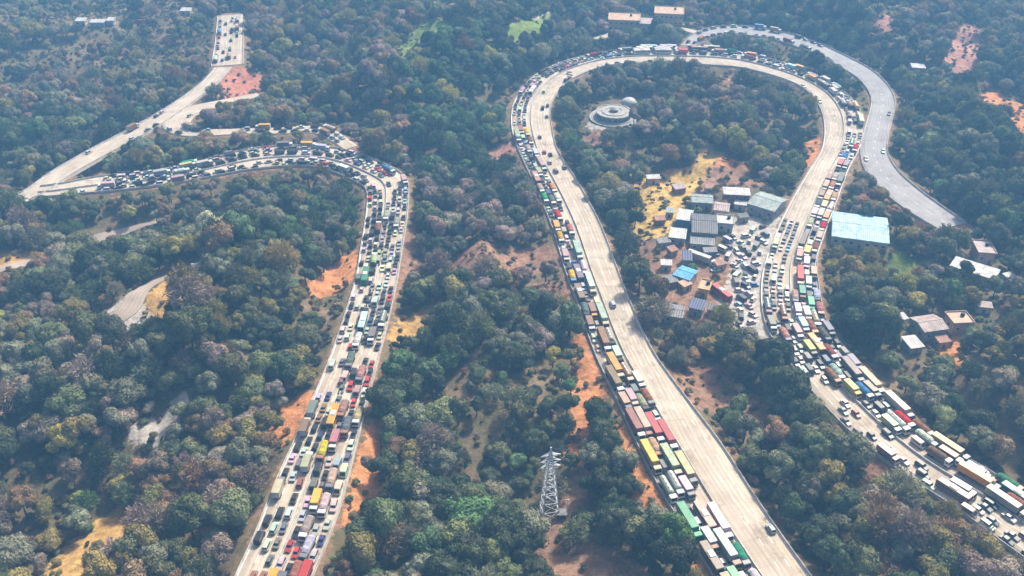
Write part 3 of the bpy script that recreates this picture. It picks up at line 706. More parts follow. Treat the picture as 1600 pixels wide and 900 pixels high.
for i, off in enumerate((1.7, 4.2, 6.7)):
    fill(ROAD_A, 'L', off, (sU + 1, sA), 1, lambda px, py: .86, lambda px, py: CARMIX, LN[i], 'upper left highway', GA, .08)
    fill(ROAD_A, 'L', off, (sA + 2, ROAD_A.len - 18), 1, lambda px, py: .9 if px > 170 else .45, lambda px, py: CARMIX, ('lowest lane', 'second lowest lane', 'third lowest lane')[i], "left highway's far bend", GAF, .08, 'from the corner')
for i, off in enumerate((1.8, 4.4, 7.0, 9.6)):
    fill(ROAD_A, 'R', off, (sU + 1, sA), -1, lambda px, py: .93, lambda px, py: MIDMIX if py > 500 else CARMIX, RN[i], 'upper left highway', GA, .08)
    fill(ROAD_A, 'R', off, (sA + 2, ROAD_A.len - 25), -1, lambda px, py: .97 if px > 170 else .5, lambda px, py: CARMIX, ('topmost lane', 'second topmost lane', 'third topmost lane', 'fourth topmost lane')[i], "left highway's far bend", GAF, .08, 'from the corner')
# looping highway: centre stretch, top curve, right stretch
s1, s2 = s_of(ROAD_D, 830, 205), s_of(ROAD_D, 1318, 200)
sJ, sK = s_of(ROAD_D, 1225, 338), s_of(ROAD_D, 1300, 620)
OUT = ('outermost lane', 'second outer lane', 'third outer lane', 'fourth outer lane'); INN = ('innermost lane', 'second inner lane', 'third inner lane', 'fourth inner lane')
RMIX = [('hatch', 8), ('sedan', 8), ('suv', 9), ('van', 11), ('box', 21), ('tarp', 23), ('trailer', 9), ('tanker', 6), ('bus', 5)]
for i, off in enumerate((1.95, 4.8, 7.65, 10.5)):
    fill(ROAD_D, 'L', off, (0, s1), -1, lambda px, py: .95, lambda px, py: TRUCKMIX if py > 560 else RMIX if py > 430 else MIDMIX, OUT[i], 'centre highway', 'vehicles jammed on the centre highway', .095)
    fill(ROAD_D, 'L', off, (s1 + 1, s2), -1, lambda px, py: .95, lambda px, py: CARMIX if px < 1000 else MIDMIX, OUT[i], "loop's top curve", "vehicles jammed on the loop's top curve", .095, 'from its left')
    fill(ROAD_D, 'L', off, (s2 + 1, ROAD_D.len), 1, lambda px, py: .97, lambda px, py: MIDMIX if py < 300 else RMIX, OUT[i], 'right highway', 'vehicles jammed on the right highway', .095, 'from the top')
for i, off in enumerate((2.1, 4.9, 7.7, 10.4)):
    if i < 3:
        fill(ROAD_D, 'R', off, (0, s1), 1, lambda px, py: .06 if py > 330 else .16, lambda px, py: [('sedan', 3), ('hatch', 3), ('suv', 3), ('van', 1)], INN[i], 'centre highway', 'scattered cars on the open centre carriageway', .095, pal=DARKC)
        fill(ROAD_D, 'R', off, (s1 + 1, s2), 1, lambda px, py: .12 if px < 900 else .02, lambda px, py: [('sedan', 3), ('hatch', 3), ('suv', 3)], INN[i], "loop's top curve", "scattered cars on the loop's open carriageway", .095, 'from its left', pal=DARKC)
        fill(ROAD_D, 'R', off, (s2 + 1, sJ), 1, lambda px, py: .02, lambda px, py: [('sedan', 3), ('hatch', 3)], INN[i], 'open right carriageway', 'scattered cars on the open right carriageway', .095, 'from the top')
    fill(ROAD_D, 'R', off, (sJ, sK), 1, lambda px, py: .95, lambda px, py: CARMIX if py < 470 else SMALLMIX, INN[i], 'right highway at yard', 'vehicles jammed on the right highway by the yard', .095, 'from the top')
    fill(ROAD_D, 'R', off, (sK + 2, ROAD_D.len), 1, lambda px, py: .62, lambda px, py: CARMIX if VR.random() < .75 else SMALLMIX, INN[i], "right highway's lower end", "cars on the right highway's lower end", .095, 'below the yard')
# empty grey road and the far roads
for i, (side, off, de) in enumerate((('L', 2.6, .02), ('R', 2.6, .02))):
    fill(ROAD_E, side, off, (4, s_of(ROAD_E, 1290, 80)), 1, lambda px, py: .85, lambda px, py: CARMIX, ('upper lane', 'lower lane')[i], 'far top road', 'cars queueing on the far top road', .11, 'from its left')
    fill(ROAD_E, side, off, (s_of(ROAD_E, 1300, 88), ROAD_E.len - 10), 1, lambda px, py: .05, lambda px, py: [('hatch', 1), ('sedan', 1)], ('right lane', 'left lane')[i], 'empty grey road', 'the few cars on the empty grey road', .11, 'from the top')
for side, off, tx in (('L', 2.2, 'upper lane'), ('R', 2.2, 'lower lane')):
    fill(ROAD_B, side, off, (30, ROAD_B.len - 70), 1, lambda px, py: .34, lambda px, py: CARMIX, tx, 'far viaduct', 'cars on the far viaduct', .086, 'from its lower end')
    fill(ROAD_C, side, 2.4, (6, ROAD_C.len - 40), 1, lambda px, py: .9 if px > 440 else .45, lambda px, py: CARMIX, tx, 'narrow far bend road', 'cars on the narrow far bend road', .068, 'from its right')
for i, off in enumerate((2.5, 6.5, 10.5, 14.5)):
    fill(ROAD_F, 'L', off, (2, ROAD_F.len), 1, lambda px, py: .5, lambda px, py: CARMIX, ('leftmost lane', 'second lane', 'third lane', 'rightmost lane')[i], 'far upper left road', 'cars on the far upper left road', .07)
# vehicles standing about in the yard
YV = wpoly([(1140, 372), (1168, 362), (1200, 352), (1192, 400), (1182, 440), (1180, 480), (1192, 520), (1172, 520), (1140, 505), (1112, 490), (1140, 470), (1150, 430), (1108, 422), (1118, 395)])
BUILT = [(1099, 350), (1058, 366)]
def clear(p, r_, pad=.4): return all((p[0] - a) ** 2 + (p[1] - b_) ** 2 > (r_ + c_ + pad) ** 2 for a, b_, c_ in YARDED)
YARDED, YL = [], []
q = np.array(YV); k = 0; tries = 0
vehicle('bus', unproj(1127, 462), math.radians(-62), 'red', 'dark red bus parked in the yard beside the yellow-walled shop', 'vehicles parked in the yard', -.2); YARDED.append((*unproj(1127, 462), 5))
vehicle('trailer', unproj(1096, 409), math.radians(-38), 'silver', 'silver container truck parked beside the blue roof in the yard', 'vehicles parked in the yard', -.2); YARDED.append((*unproj(1096, 409), 6))
while k < 62 and tries < 6000:
    tries += 1; p = np.array((VR.uniform(q[:, 0].min(), q[:, 0].max()), VR.uniform(q[:, 1].min(), q[:, 1].max())))
    kind = pick([('hatch', 5), ('sedan', 5), ('suv', 4), ('van', 3), ('tarp', 1), ('box', 1)]); L = KINDS[kind][1]
    if not inpoly(p, YV)[0] or not clear(p, L * .42) or dist_to(p, SAMP)[0] < L / 2 + .6: continue
    k += 1; YARDED.append((*p, L * .42)); YL.append((kind, p))
for k, (kind, p) in enumerate(sorted(YL, key=lambda q_: -q_[1][1])):
    colour = pick(CARC)
    vehicle(kind, p, VR.choice((0.3, 1.2, -1.1, 1.9)) + VR.uniform(-.3, .3), colour, '%s %s parked in the yard, %s of its vehicles counted from the top' % (colour, KINDS[kind][5], ORD(k + 1)), 'vehicles parked in the yard', -.2)
print('vehicles', NV)

# ------------------------------------------------------------------ buildings
FOOT = []                                                          # footprints kept free of trees
def rect_from(quad, z):
    """centre, size and heading of the roof whose corners (back-left, back-right, front-right, front-left) are given in photo pixels"""
    a, b_, c, d = [unproj(*p, z) for p in quad]
    ctr = (a + b_ + c + d) / 4; u = (b_ - a) + (c - d); rz = math.atan2(u[1], u[0])
    wd = (np.linalg.norm(b_ - a) + np.linalg.norm(c - d)) / 2; nrm = np.array((-math.sin(rz), math.cos(rz)))
    dp = abs(((a - d) + (b_ - c)) @ nrm) / 2
    return ctr, wd, max(dp, 3.0), rz
def corrugated(x0, x1, ya, za, yb, zb, th=.12, pitch=.9):
    """a sheet roof slope from (ya, za) to (yb, zb) with raised seams every pitch metres"""
    mb = MB(); n = max(4, int((x1 - x0) / pitch)); top, bot = [], []
    for i in range(n * 2 + 1):
        x = x0 + (x1 - x0) * i / (n * 2); h = .1 if i % 2 else 0
        top += [(x, ya, za + h), (x, yb, zb + h)]; bot += [(x, ya, za - th), (x, yb, zb - th)]
    V = top + bot; o = len(top); F = []
    for i in range(n * 2):
        a, b_, c, d = 2 * i, 2 * i + 1, 2 * i + 3, 2 * i + 2
        F += [(d, c, b_, a), (o + a, o + b_, o + c, o + d), (a, b_, b_ + o, a + o)] if False else [(a, d, c, b_), (o + a, o + b_, o + c, o + d), (a, o + a, o + d, d), (b_, c, o + c, o + b_)]
    F += [(0, 1, o + 1, o), (2 * n * 2, o + 2 * n * 2, o + 2 * n * 2 + 1, 2 * n * 2 + 1)]
    return mb.add(V, F)
def building(name, label, quad, h, wall, roof, style='gable', rise=1.2, over=.5, storeys=1, cat='building', group=None, base=-.3, door=True):
    ctr, wd, dp, rz = rect_from(quad, h); x, y = wd / 2 - over, dp / 2 - over
    e = tag(obj(name, None, None, (ctr[0], ctr[1], base), rz), label, cat, group); H = h - base
    FOOT.append((ctr[0], ctr[1], math.hypot(wd, dp) / 2))
    PLACED.append((ctr[0], ctr[1], min(wd, dp) / 2))
    wm = MB(); t_ = .25
    for sy in (-1, 1): wm.box((0, sy * (y - t_ / 2), H / 2), (2 * x, t_, H))
    for sx in (-1, 1): wm.box((sx * (x - t_ / 2), 0, H / 2), (t_, 2 * y - 2 * t_ - .01, H))
    if style == 'gable':
        for sx in (-1, 1): wm.add([(sx * (x - .02), -y, H), (sx * (x - .02), y, H), (sx * (x - .02), 0, H + rise * .9), (sx * (x - .25), -y, H), (sx * (x - .25), y, H), (sx * (x - .25), 0, H + rise * .9)], [(0, 1, 2), (5, 4, 3), (0, 2, 5, 3), (1, 4, 5, 2)])
    obj('wall', wm.mesh('wall', [wall]), e)
    X = wd / 2; Yd = dp / 2
    if style == 'gable':
        for s in (-1, 1):
            obj('roof_slope', corrugated(-X, X, s * Yd, H + .05, s * .06, H + rise).mesh('roof_slope', [roof]), e)
        obj('ridge_cap', MB().box((0, 0, H + rise + .08), (2 * X, .5, .12)).mesh('ridge_cap', [roof]), e)
    elif style == 'mono':
        obj('roof', corrugated(-X, X, -Yd, H + .15, Yd, H + .15 + rise).mesh('roof', [roof]), e)
        obj('back_wall', MB().add([(-x, y - .02, H), (x, y - .02, H), (x, y - .02, H + rise * .9), (-x, y - .02, H + rise * .9), (-x, y - .25, H), (x, y - .25, H), (x, y - .25, H + rise * .9), (-x, y - .25, H + rise * .9)], [(1, 0, 3, 2), (4, 5, 6, 7), (3, 7, 6, 2), (0, 4, 7, 3), (1, 2, 6, 5)]).mesh('back_wall', [wall]), e)
    else:
        obj('roof', MB().box((0, 0, H + .13), (2 * X, 2 * Yd, .25)).mesh('roof', [roof]), e)
        pm = MB()
        for s in (-1, 1): pm.box((0, s * (Yd - .12), H + .5), (2 * X, .2, .5)); pm.box((s * (X - .12), 0, H + .5), (.2, 2 * Yd - .5, .5))
        obj('parapet', pm.mesh('parapet', [wall]), e)
        obj('water_tank', MB().cyl((X * .4, Yd * .3, H + .25), (X * .4, Yd * .3, H + 1.6), .8, .75, 12).mesh('water_tank', ['chassis' if wall != 'wall_grey' else 'roof_white']), e)
    sh = H / storeys; n = max(1, int(2 * x / 3.2))
    for st in range(storeys):
        for k in range(n):
            wx = -x + 2 * x * (k + .5) / n
            if door and st == 0 and k == n // 2:
                d_ = obj('door', MB().box((wx, -y - .02, 1.05), (1.1, .08, 2.1)).mesh('door', ['wood']), e); obj('handle', MB().box((wx + .4, -y - .09, 1.0), (.08, .08, .2)).mesh('handle', ['steel']), d_)
                continue
            f = obj('window', MB().box((wx, -y - .01, st * sh + sh * .55), (1.3, .06, 1.1)).mesh('window', ['glass']), e)
            fr = MB()
            for s in (-1, 1): fr.box((wx + s * .7, -y - .03, st * sh + sh * .55), (.12, .1, 1.3)); fr.box((wx, -y - .03, st * sh + sh * .55 + s * .6), (1.3, .1, .12))
            obj('frame', fr.mesh('frame', ['roof_white']), f)
    for s in (-1, 1):
        for k in range(max(1, int(2 * y / 4))):
            wy = -y + 2 * y * (k + .5) / max(1, int(2 * y / 4))
            obj('window', MB().box((s * (x + .01), wy, H * .55), (.06, 1.2, 1.0)).mesh('window', ['glass']), e)
    return e
YG = 'buildings around the yard'
building('long_shed', 'long building with dark grey sheet roof, widest in the yard', [(1086, 334), (1124, 336), (1117, 366), (1074, 362)], 5, 'wall_grey', 'roof_grey', 'gable', 1.6, group=YG)
building('blue_shop', 'small blue-walled shop left of the dark grey roof', [(1060, 328), (1084, 331), (1080, 346), (1056, 343)], 4, 'wall_blue', 'roof_white', 'mono', .6, group=YG)
building('white_roof_shed', 'low shed with white sheet roof below the blue shop', [(1048, 357), (1074, 360), (1071, 374), (1043, 371)], 3.5, 'wall_grey', 'roof_white', 'mono', .6, group=YG)
building('long_shed', 'low dark building in front of the dark grey roof', [(1080, 366), (1118, 370), (1116, 384), (1076, 381)], 3, 'wall_grey', 'roof_mid_grey', 'mono', .5, group=YG)
building('white_house', 'small white flat-roofed house right of the dark grey roof', [(1122, 336), (1148, 338), (1146, 352), (1118, 350)], 4, 'wall_white', 'roof_white', 'flat', group=YG)
building('brick_house', 'brick-red house with white sheet roof above the yard', [(1131, 294), (1173, 296), (1171, 306), (1128, 304)], 5.5, 'wall_brick', 'roof_white', 'mono', .6, storeys=2, group=YG)
building('hall', 'hall with wide pale green sheet roof above the yard', [(1184, 299), (1229, 310), (1212, 333), (1171, 318)], 5, 'wall_grey', 'roof_pale_green', 'gable', 1.5, group=YG)
building('grey_house', 'grey sheet-roofed house at the upper left of the yard', [(1083, 303), (1116, 305), (1112, 318), (1077, 316)], 4, 'wall_grey', 'roof_pale_green', 'gable', 1.1, group=YG)
building('pink_house', 'pinkish house between the grey house and the white house', [(1118, 315), (1142, 318), (1138, 331), (1113, 328)], 4, 'wall_pink', 'roof_pink', 'gable', 1.0, group=YG)
building('blue_roof_shop', 'small shop under a bright blue sheet roof', [(1062, 414), (1090, 422), (1080, 440), (1054, 430)], 3.5, 'wall_white', 'roof_blue', 'gable', .8, group=YG)
building('yellow_shop', 'yellow-walled shop left of the dark red bus', [(1096, 437), (1114, 440), (1108, 456), (1090, 452)], 3.5, 'wall_yellow', 'roof_peach', 'flat', group=YG)
building('navy_shed', 'shed with dark navy roof below the yellow-walled shop', [(1080, 466), (1104, 472), (1100, 486), (1076, 481)], 3.5, 'wall_grey', 'roof_navy', 'mono', .6, group=YG)
building('grey_shed', 'grey-roofed shed at the lower left corner of the yard', [(1042, 474), (1072, 478), (1066, 498), (1036, 492)], 3.5, 'wall_grey', 'roof_mid_grey', 'gable', .8, group=YG)
building('dark_hut', 'narrow dark hut above the bright blue roof', [(1066, 392), (1082, 393), (1081, 408), (1065, 407)], 4, 'wall_grey', 'roof_navy', 'mono', .4, group=YG)
SHACKS = [(1030, 350, 5, 4, .1, 'wall_brick', 'roof_rust', 'rust-roofed shack left of the low white-roofed shed'), (1046, 338, 4, 4, -.2, 'wall_white', 'roof_pale_green', 'tiny pale green shack left of the blue shop'),
    (1036, 385, 6, 4, .2, 'wall_grey', 'roof_mid_grey', 'grey lean-to below the low white-roofed shed'), (1050, 398, 4, 4, .5, 'wall_cream', 'roof_rust', 'small rust-roofed stall above left of the bright blue roof'),
    (1040, 420, 5, 4, -.1, 'wall_white', 'roof_white', 'white-roofed stall left of the bright blue roof'), (1046, 446, 6, 5, .3, 'wall_brick', 'roof_mid_grey', 'grey-roofed brick shack below left of the bright blue roof'),
    (1070, 452, 5, 4, .6, 'wall_cream', 'roof_peach', 'peach-roofed stall left of the yellow-walled shop'), (1108, 300, 5, 4, .0, 'wall_white', 'roof_rust', 'rust-roofed shack between grey house and brick-red house'),
    (1156, 326, 6, 4, -.3, 'wall_white', 'roof_white', 'white-roofed stall below the brick-red house'), (1160, 346, 5, 3.5, .2, 'wall_grey', 'roof_grey', 'dark-roofed stall at the top of the parked cars'),
    (1108, 400, 6, 3.5, .1, 'wall_blue', 'roof_mid_grey', 'blue-walled stall below the low dark building'), (1124, 420, 5, 3.5, .4, 'wall_yellow', 'roof_rust', 'yellow stall above the dark red bus'),
    (1120, 492, 8, 4, -.35, 'wall_grey', 'roof_grey', 'long dark-roofed stall at the bottom of the yard'), (1060, 300, 6, 5, .3, 'wall_brick', 'roof_pink', 'pink-roofed shack at the top left of the yard'),
    (1020, 285, 7, 4, .1, 'wall_pink', 'roof_white', 'white-roofed shack at the top of the golden field'), (1010, 478, 5, 4, .2, 'wall_white', 'roof_mid_grey', 'lone grey-roofed shack between centre highway and the yard'),
    (1470, 540, 5, 4, .2, 'wall_cream', 'roof_rust', 'rust-roofed shack below the peach house'), (1535, 486, 6, 4, -.2, 'wall_white', 'roof_pink', 'small pink-roofed hut right of the peach house'),
    (1405, 505, 5, 4, .3, 'wall_white', 'roof_white', 'tiny white hut left of the pinkish-roofed house'), (1575, 440, 5, 4, .4, 'wall_white', 'roof_white', 'tiny white hut right of the long white-roofed building')]
for px_, py_, w_, d_, a_, wm_, rm_, lb_ in SHACKS:
    gx_, gy_, g_ = ground_at(px_, py_); cs_ = []
    for u_, v_ in ((-1, 1), (1, 1), (1, -1), (-1, -1)):
        x_, y_ = u_ * w_ / 2, v_ * d_ / 2; cs_.append(proj(gx_ + x_ * math.cos(a_) - y_ * math.sin(a_), gy_ + x_ * math.sin(a_) + y_ * math.cos(a_), g_ + 2.8))
    building('shack', lb_, cs_, g_ + 2.8, wm_, rm_, 'mono', .5, over=.35, base=g_ - .5, cat='shack', group='small shacks and stalls')
for px_, py_, w_, lb_ in ((130, 46, 8, 'left of the white sheds on the far upper left plain'), (155, 43, 11, 'largest white shed on the far upper left plain'), (292, 22, 8, 'white shed near the top edge, left of the far road'), (25, 60, 10, 'white shed at the far left edge of the upper plain'), (176, 43, 6, 'small white shed right of the largest plain shed')):
    gx_, gy_, g_ = ground_at(px_, py_); cs_ = [proj(gx_ + u_ * w_ / 2, gy_ + v_ * 3, g_ + 3) for u_, v_ in ((-1, 1), (1, 1), (1, -1), (-1, -1))]
    building('far_shed', lb_, cs_, g_ + 3, 'wall_white', 'roof_white', 'mono', .8, base=g_ - .8, cat='shed', group='white sheds on the far plain')
building('warehouse', 'big warehouse with light blue sheet roof right of the highway', [(1308, 332), (1394, 341), (1382, 381), (1291, 367)], 4.5, 'wall_white', 'roof_light_blue', 'gable', 1.3)
HG = 'houses right of the highway'
building('house', 'house with pinkish sheet roof right of the highway', [(1428, 495), (1466, 490), (1476, 515), (1437, 521)], 5, 'wall_grey', 'roof_pink', 'gable', 1.2, group=HG)
building('house', 'peach flat-roofed house beside the pinkish-roofed house', [(1483, 488), (1516, 487), (1516, 506), (1482, 508)], 5, 'wall_pink', 'roof_peach', 'flat', group=HG)
building('garden_shed', 'small white-roofed shed below the pinkish-roofed house', [(1411, 527), (1434, 524), (1441, 543), (1419, 546)], 3, 'wall_grey', 'roof_white', 'mono', .4, group=HG)
building('farm_building', 'long low building with white roof above the pinkish-roofed house', [(1492, 402), (1562, 424), (1555, 438), (1484, 416)], 4, 'wall_white', 'roof_white', 'mono', .6, group=HG)
building('house', 'pinkish square house above the long white-roofed building', [(1524, 376), (1553, 378), (1552, 398), (1522, 396)], 5, 'wall_pink', 'roof_pink', 'flat', group=HG)
building('hut', 'small hut with white roof at upper right among the trees', [(1424, 100), (1446, 101), (1445, 107), (1423, 106)], 4, 'wall_grey', 'roof_white', 'mono', .4, base=-6)
building('farm_building', 'cream building left of two at the far top', [(952, 20), (1002, 22), (1000, 34), (949, 32)], 7, 'wall_cream', 'roof_peach', 'flat', storeys=2)
building('farm_building', 'peach building right of two at the far top', [(1024, 10), (1070, 12), (1068, 24), (1021, 22)], 8, 'wall_cream', 'roof_peach', 'flat', storeys=2)
building('farm_building', 'low pinkish building between the two far top buildings', [(985, 28), (1022, 30), (1020, 38), (983, 36)], 5, 'wall_pink', 'roof_pink', 'mono', .5)
# small ruins at left
for i, (qq, lb) in enumerate((([(298, 414), (312, 412), (314, 424), (299, 426)], 'small roofless white hut beside the service road at left'), ([(303, 432), (318, 430), (320, 442), (305, 444)], 'lower of two small white huts beside the service road at left'))):
    gx, gy, gzz = ground_at(310, 430); building('hut', lb, qq, gzz + 3, 'wall_white', 'roof_white', 'mono', .4, base=gzz - .6)

# round monument inside the loop
cx, cy = unproj(959, 184); e = tag(obj('round_pavilion', None, None, (cx, cy, -.25)), 'round white pavilion on a pale circular terrace inside the loop', 'pavilion'); FOOT.append((cx, cy - 4, 20))
obj('terrace', MB().cyl((0, 0, 0), (0, 0, .8), 14, 13.8, 40).mesh('terrace', ['concrete']), e)
obj('drum_wall', MB().cyl((0, 0, .8), (0, 0, 3.6), 8.6, 8.6, 36).mesh('drum_wall', ['wall_grey']), e)
for k in range(18):
    a = 2 * math.pi * k / 18; obj('column', MB().cyl((9.3 * math.cos(a), 9.3 * math.sin(a), .8), (9.3 * math.cos(a), 9.3 * math.sin(a), 3.6), .28, .25, 8).mesh('column', ['roof_white']), e)
def disc(prof): return MB().loft([[(r_ * math.cos(2 * math.pi * i / 40), r_ * math.sin(2 * math.pi * i / 40), z_) for i in range(40)] for r_, z_ in prof])
obj('roof', disc(((10.2, 3.6), (10.2, 4.3), (9.4, 4.35), (9.3, 4.0), (7.2, 4.1), (7.0, 4.5), (4.6, 4.6), (4.5, 4.3), (.4, 4.4))).mesh('roof', ['concrete']), e)
obj('roof_lantern', disc(((2.2, 4.3), (2.2, 5.6), (2.6, 5.65), (1.2, 6.3), (.1, 6.5))).mesh('roof_lantern', ['roof_mid_grey']), e)
for r_ in (11.6, 12.8): obj('step', disc(((r_, .75), (r_, 1.35 - (r_ - 11.6) * .3), (r_ - .9, 1.36 - (r_ - 11.6) * .3))).mesh('step', ['wall_grey']), e)
cx, cy = unproj(982, 168); e = tag(obj('domed_kiosk', None, None, (cx, cy, -.25)), 'small white domed kiosk behind the round pavilion', 'kiosk'); FOOT.append((cx, cy, 7))
obj('wall', MB().cyl((0, 0, 0), (0, 0, 3), 4, 4, 20).mesh('wall', ['wall_white']), e)
dm = MB().loft([[(4.6 * math.cos(f) * math.cos(2 * math.pi * i / 20), 4.6 * math.cos(f) * math.sin(2 * math.pi * i / 20), 3 + 3.2 * math.sin(f)) for i in range(20)] for f in (0, .3, .6, .9, 1.2, 1.45)])
obj('dome', dm.mesh('dome', ['roof_white'], True), e)
obj('door', MB().box((0, -4.0, 1.1), (1.2, .3, 2.2)).mesh('door', ['wood']), e)

# lattice pylon
gx, gy, g0 = ground_at(858, 803); PH = 27.0
for _ in range(12):
    tx, ty = proj(gx, gy, g0 + PH); PH += (ty - 698) / 4.2
e = tag(obj('pylon', None, None, (gx, gy, g0 - .3), math.radians(12)), 'pale steel lattice electricity pylon standing among the trees at bottom centre', 'pylon'); FOOT.append((gx, gy, 5.5))
def half(z): return 2.3 * (1 - z / PH) ** 1.1 + .5 if z < PH * .72 else max(.08, .95 * (1 - (z - PH * .72) / (PH * .28)))
BAR = .17
lv = [0, .12, .24, .36, .47, .57, .65, .72, .80, .88, .95, 1.0]; zz = [q_ * PH for q_ in lv]; cor = ((-1, -1), (1, -1), (1, 1), (-1, 1))
for sx, sy in cor:
    mb = MB()
    for a, b_ in zip(zz[:-1], zz[1:]): mb.cyl((sx * half(a), sy * half(a), a), (sx * half(b_), sy * half(b_), b_), BAR, BAR, 5)
    obj('leg', mb.mesh('leg', ['pylon_steel']), e)
for a, b_ in zip(zz[:-1], zz[1:]):
    mb = MB(); A, B = half(a), half(b_)
    for i in range(4):
        (x0, y0), (x1, y1) = cor[i], cor[(i + 1) % 4]
        mb.cyl((x0 * A, y0 * A, a), (x1 * B, y1 * B, b_), .1, .1, 4); mb.cyl((x1 * A, y1 * A, a), (x0 * B, y0 * B, b_), .1, .1, 4); mb.cyl((x0 * B, y0 * B, b_), (x1 * B, y1 * B, b_), .1, .1, 4)
    obj('cross_brace', mb.mesh('cross_brace', ['pylon_steel']), e)
for z_ in (PH * .72, PH * .80, PH * .88):
    for s in (-1, 1):
        mb = MB(); h_ = half(z_); tip = (s * 3.1, 0, z_ + .1)
        for sy in (-1, 1): mb.cyl((s * h_, sy * h_, z_), tip, .13, .1, 4); mb.cyl((s * h_ * .8, sy * h_ * .8, z_ + 1.2), tip, .11, .09, 4)
        obj('cross_arm', mb.mesh('cross_arm', ['pylon_steel']), e)
        obj('insulator', MB().cyl((s * 3.0, 0, z_), (s * 3.0, 0, z_ - 1.2), .16, .16, 6).mesh('insulator', ['roof_mid_grey']), e)
hx, hy, h0 = ground_at(877, 808); e = tag(obj('equipment_hut', None, None, (hx, hy, h0 - .3)), 'small concrete hut with dark open front at the pylon foot', 'hut'); FOOT.append((hx, hy, 3.5))
mb = MB()
for s in (-1, 1): mb.box((s * 1.4, 0, 1.2), (.2, 2.4, 2.4))
mb.box((0, 1.1, 1.2), (2.6, .2, 2.4)); obj('wall', mb.mesh('wall', ['concrete']), e)
obj('roof', MB().box((0, 0, 2.5), (3.4, 2.9, .2)).mesh('roof', ['roof_mid_grey']), e)
mb = MB(); mb.cyl((1.8, .6, 0), (1.8, .6, 7.5), .14, .1, 6); mb.box((1.8, .6, 7.2), (1.4, .12, .12)); obj('mast', mb.mesh('mast', ['pylon_steel']), e)
# chimney-like mast at the left highway's corner
mx, my = unproj(634, 252); tag(obj('lamp_mast', MB().cyl((0, 0, 0), (0, 0, 9), .35, .22, 8).box((0, 0, 9.1), (1.8, .5, .3)).mesh('lamp_mast', ['wall_white']), None, (mx, my, gz(mx, my) - .2)), "white mast standing at the left highway's upper corner", 'mast')

# ------------------------------------------------------------------ trees
def ico(sub):
    import bmesh
    bm = bmesh.new(); bmesh.ops.create_icosphere(bm, subdivisions=sub, radius=1)
    V = np.array([v.co[:] for v in bm.verts]); F = [tuple(v.index for v in f.verts) for f in bm.faces]; bm.free(); return V, F
IV, IF = ico(2)
def crown_mesh(seed, R, H, z0, lobes, leaves, leaf, spread=1.0, core=.86):
    """lumpy core of lobes under a shell of leaf clumps"""
    r = np.random.default_rng(seed); V, F = [], []
    cs = []
    for i in range(lobes):
        a = r.uniform(0, 6.28) + i * 2.4; k = math.sqrt((i + .5) / lobes) * spread
        c = np.array((R * .62 * k * math.cos(a), R * .62 * k * math.sin(a), z0 + H * (.42 + .38 * (1 - k) + r.uniform(-.12, .12)))); rad = R * r.uniform(.34, .5)
        cs.append((c, rad))
        ph = r.uniform(0, 6, 3)
        d = 1 + .16 * np.sin(IV @ np.array((3.1, 2.3, 1.7)) * 2 + ph[0]) + .12 * np.sin(IV @ np.array((-2.2, 3.5, 2.9)) * 2.5 + ph[1]) + r.uniform(-.10, .10, len(IV))
        o = len(V); V += list(c + IV * d[:, None] * rad * core * np.array((1, 1, .85)))
        F += [tuple(o + q_ for q_ in f) for f in IF]
    for i in range(leaves):
        c, rad = cs[r.integers(lobes)]
        n = r.normal(size=3); n[2] = abs(n[2]) * .9 - .25; n /= np.linalg.norm(n)
        p = c + n * rad * r.uniform(.86, 1.10) * np.array((1, 1, .88))
        t = r.normal(size=3); t -= n * (t @ n) * .92; t /= np.linalg.norm(t); b_ = np.cross(n + r.normal(size=3) * .28, t); b_ /= np.linalg.norm(b_) + 1e-6
        s = leaf * r.uniform(.6, 1.3); o = len(V)
        V += [p - t * s * .6, p + b_ * s * .45 + n * .1, p + t * s * .6, p - b_ * s * .45 + n * .08]; F.append((o, o + 1, o + 2, o + 3))
    me = bpy.data.meshes.new('crown'); me.from_pydata([tuple(v) for v in V], [], F); me.materials.append(MATS['foliage']); me.update()
    return me
def dry_crown(seed, R, H, z0):
    """bare grey-brown crown: many thin twig blades on spreading limbs"""
    r = np.random.default_rng(seed); V, F = [], []
    for i in range(1500):
        n = r.normal(size=3); n[2] = abs(n[2]); n /= np.linalg.norm(n); k = r.uniform(.35, 1.0) ** .6
        p = np.array((0, 0, z0 + H * .25)) + n * k * np.array((R, R, H * .75)) * (1 + .25 * math.sin(n[0] * 7 + seed) * math.cos(n[1] * 6))
        t = n + r.normal(size=3) * .55; t /= np.linalg.norm(t); b_ = np.cross(t, r.normal(size=3)); b_ /= np.linalg.norm(b_)
        s = r.uniform(.5, 1.0); o = len(V); V += [p - t * s, p + b_ * .13, p + t * s, p - b_ * .13]; F.append((o, o + 1, o + 2, o + 3))
    me = bpy.data.meshes.new('crown'); me.from_pydata([tuple(v) for v in V], [], F); me.materials.append(MATS['foliage']); me.update(); return me
def trunk_mesh(seed, h, r0, R):
    r = random.Random(seed); mb = MB(); x = y = 0; p = (0, 0, -1.0)
    for k in range(1, 4):
        q_ = (x + r.uniform(-.2, .2) * k, y + r.uniform(-.2, .2) * k, h * k / 3); mb.cyl(p, q_, r0 * (1.15 - k * .2), r0 * (1 - k * .2), 7); p = q_; x, y = q_[0], q_[1]
    for i in range(6):
        a = i * 1.05 + r.uniform(0, .6); l = R * r.uniform(.45, .75); s0 = (x * .8, y * .8, h * r.uniform(.65, 1.0))
        mb.cyl(s0, (s0[0] + l * math.cos(a), s0[1] + l * math.sin(a), s0[2] + R * r.uniform(.3, .7)), r0 * .38, r0 * .12, 5)
    return mb.mesh('trunk', ['bark'])
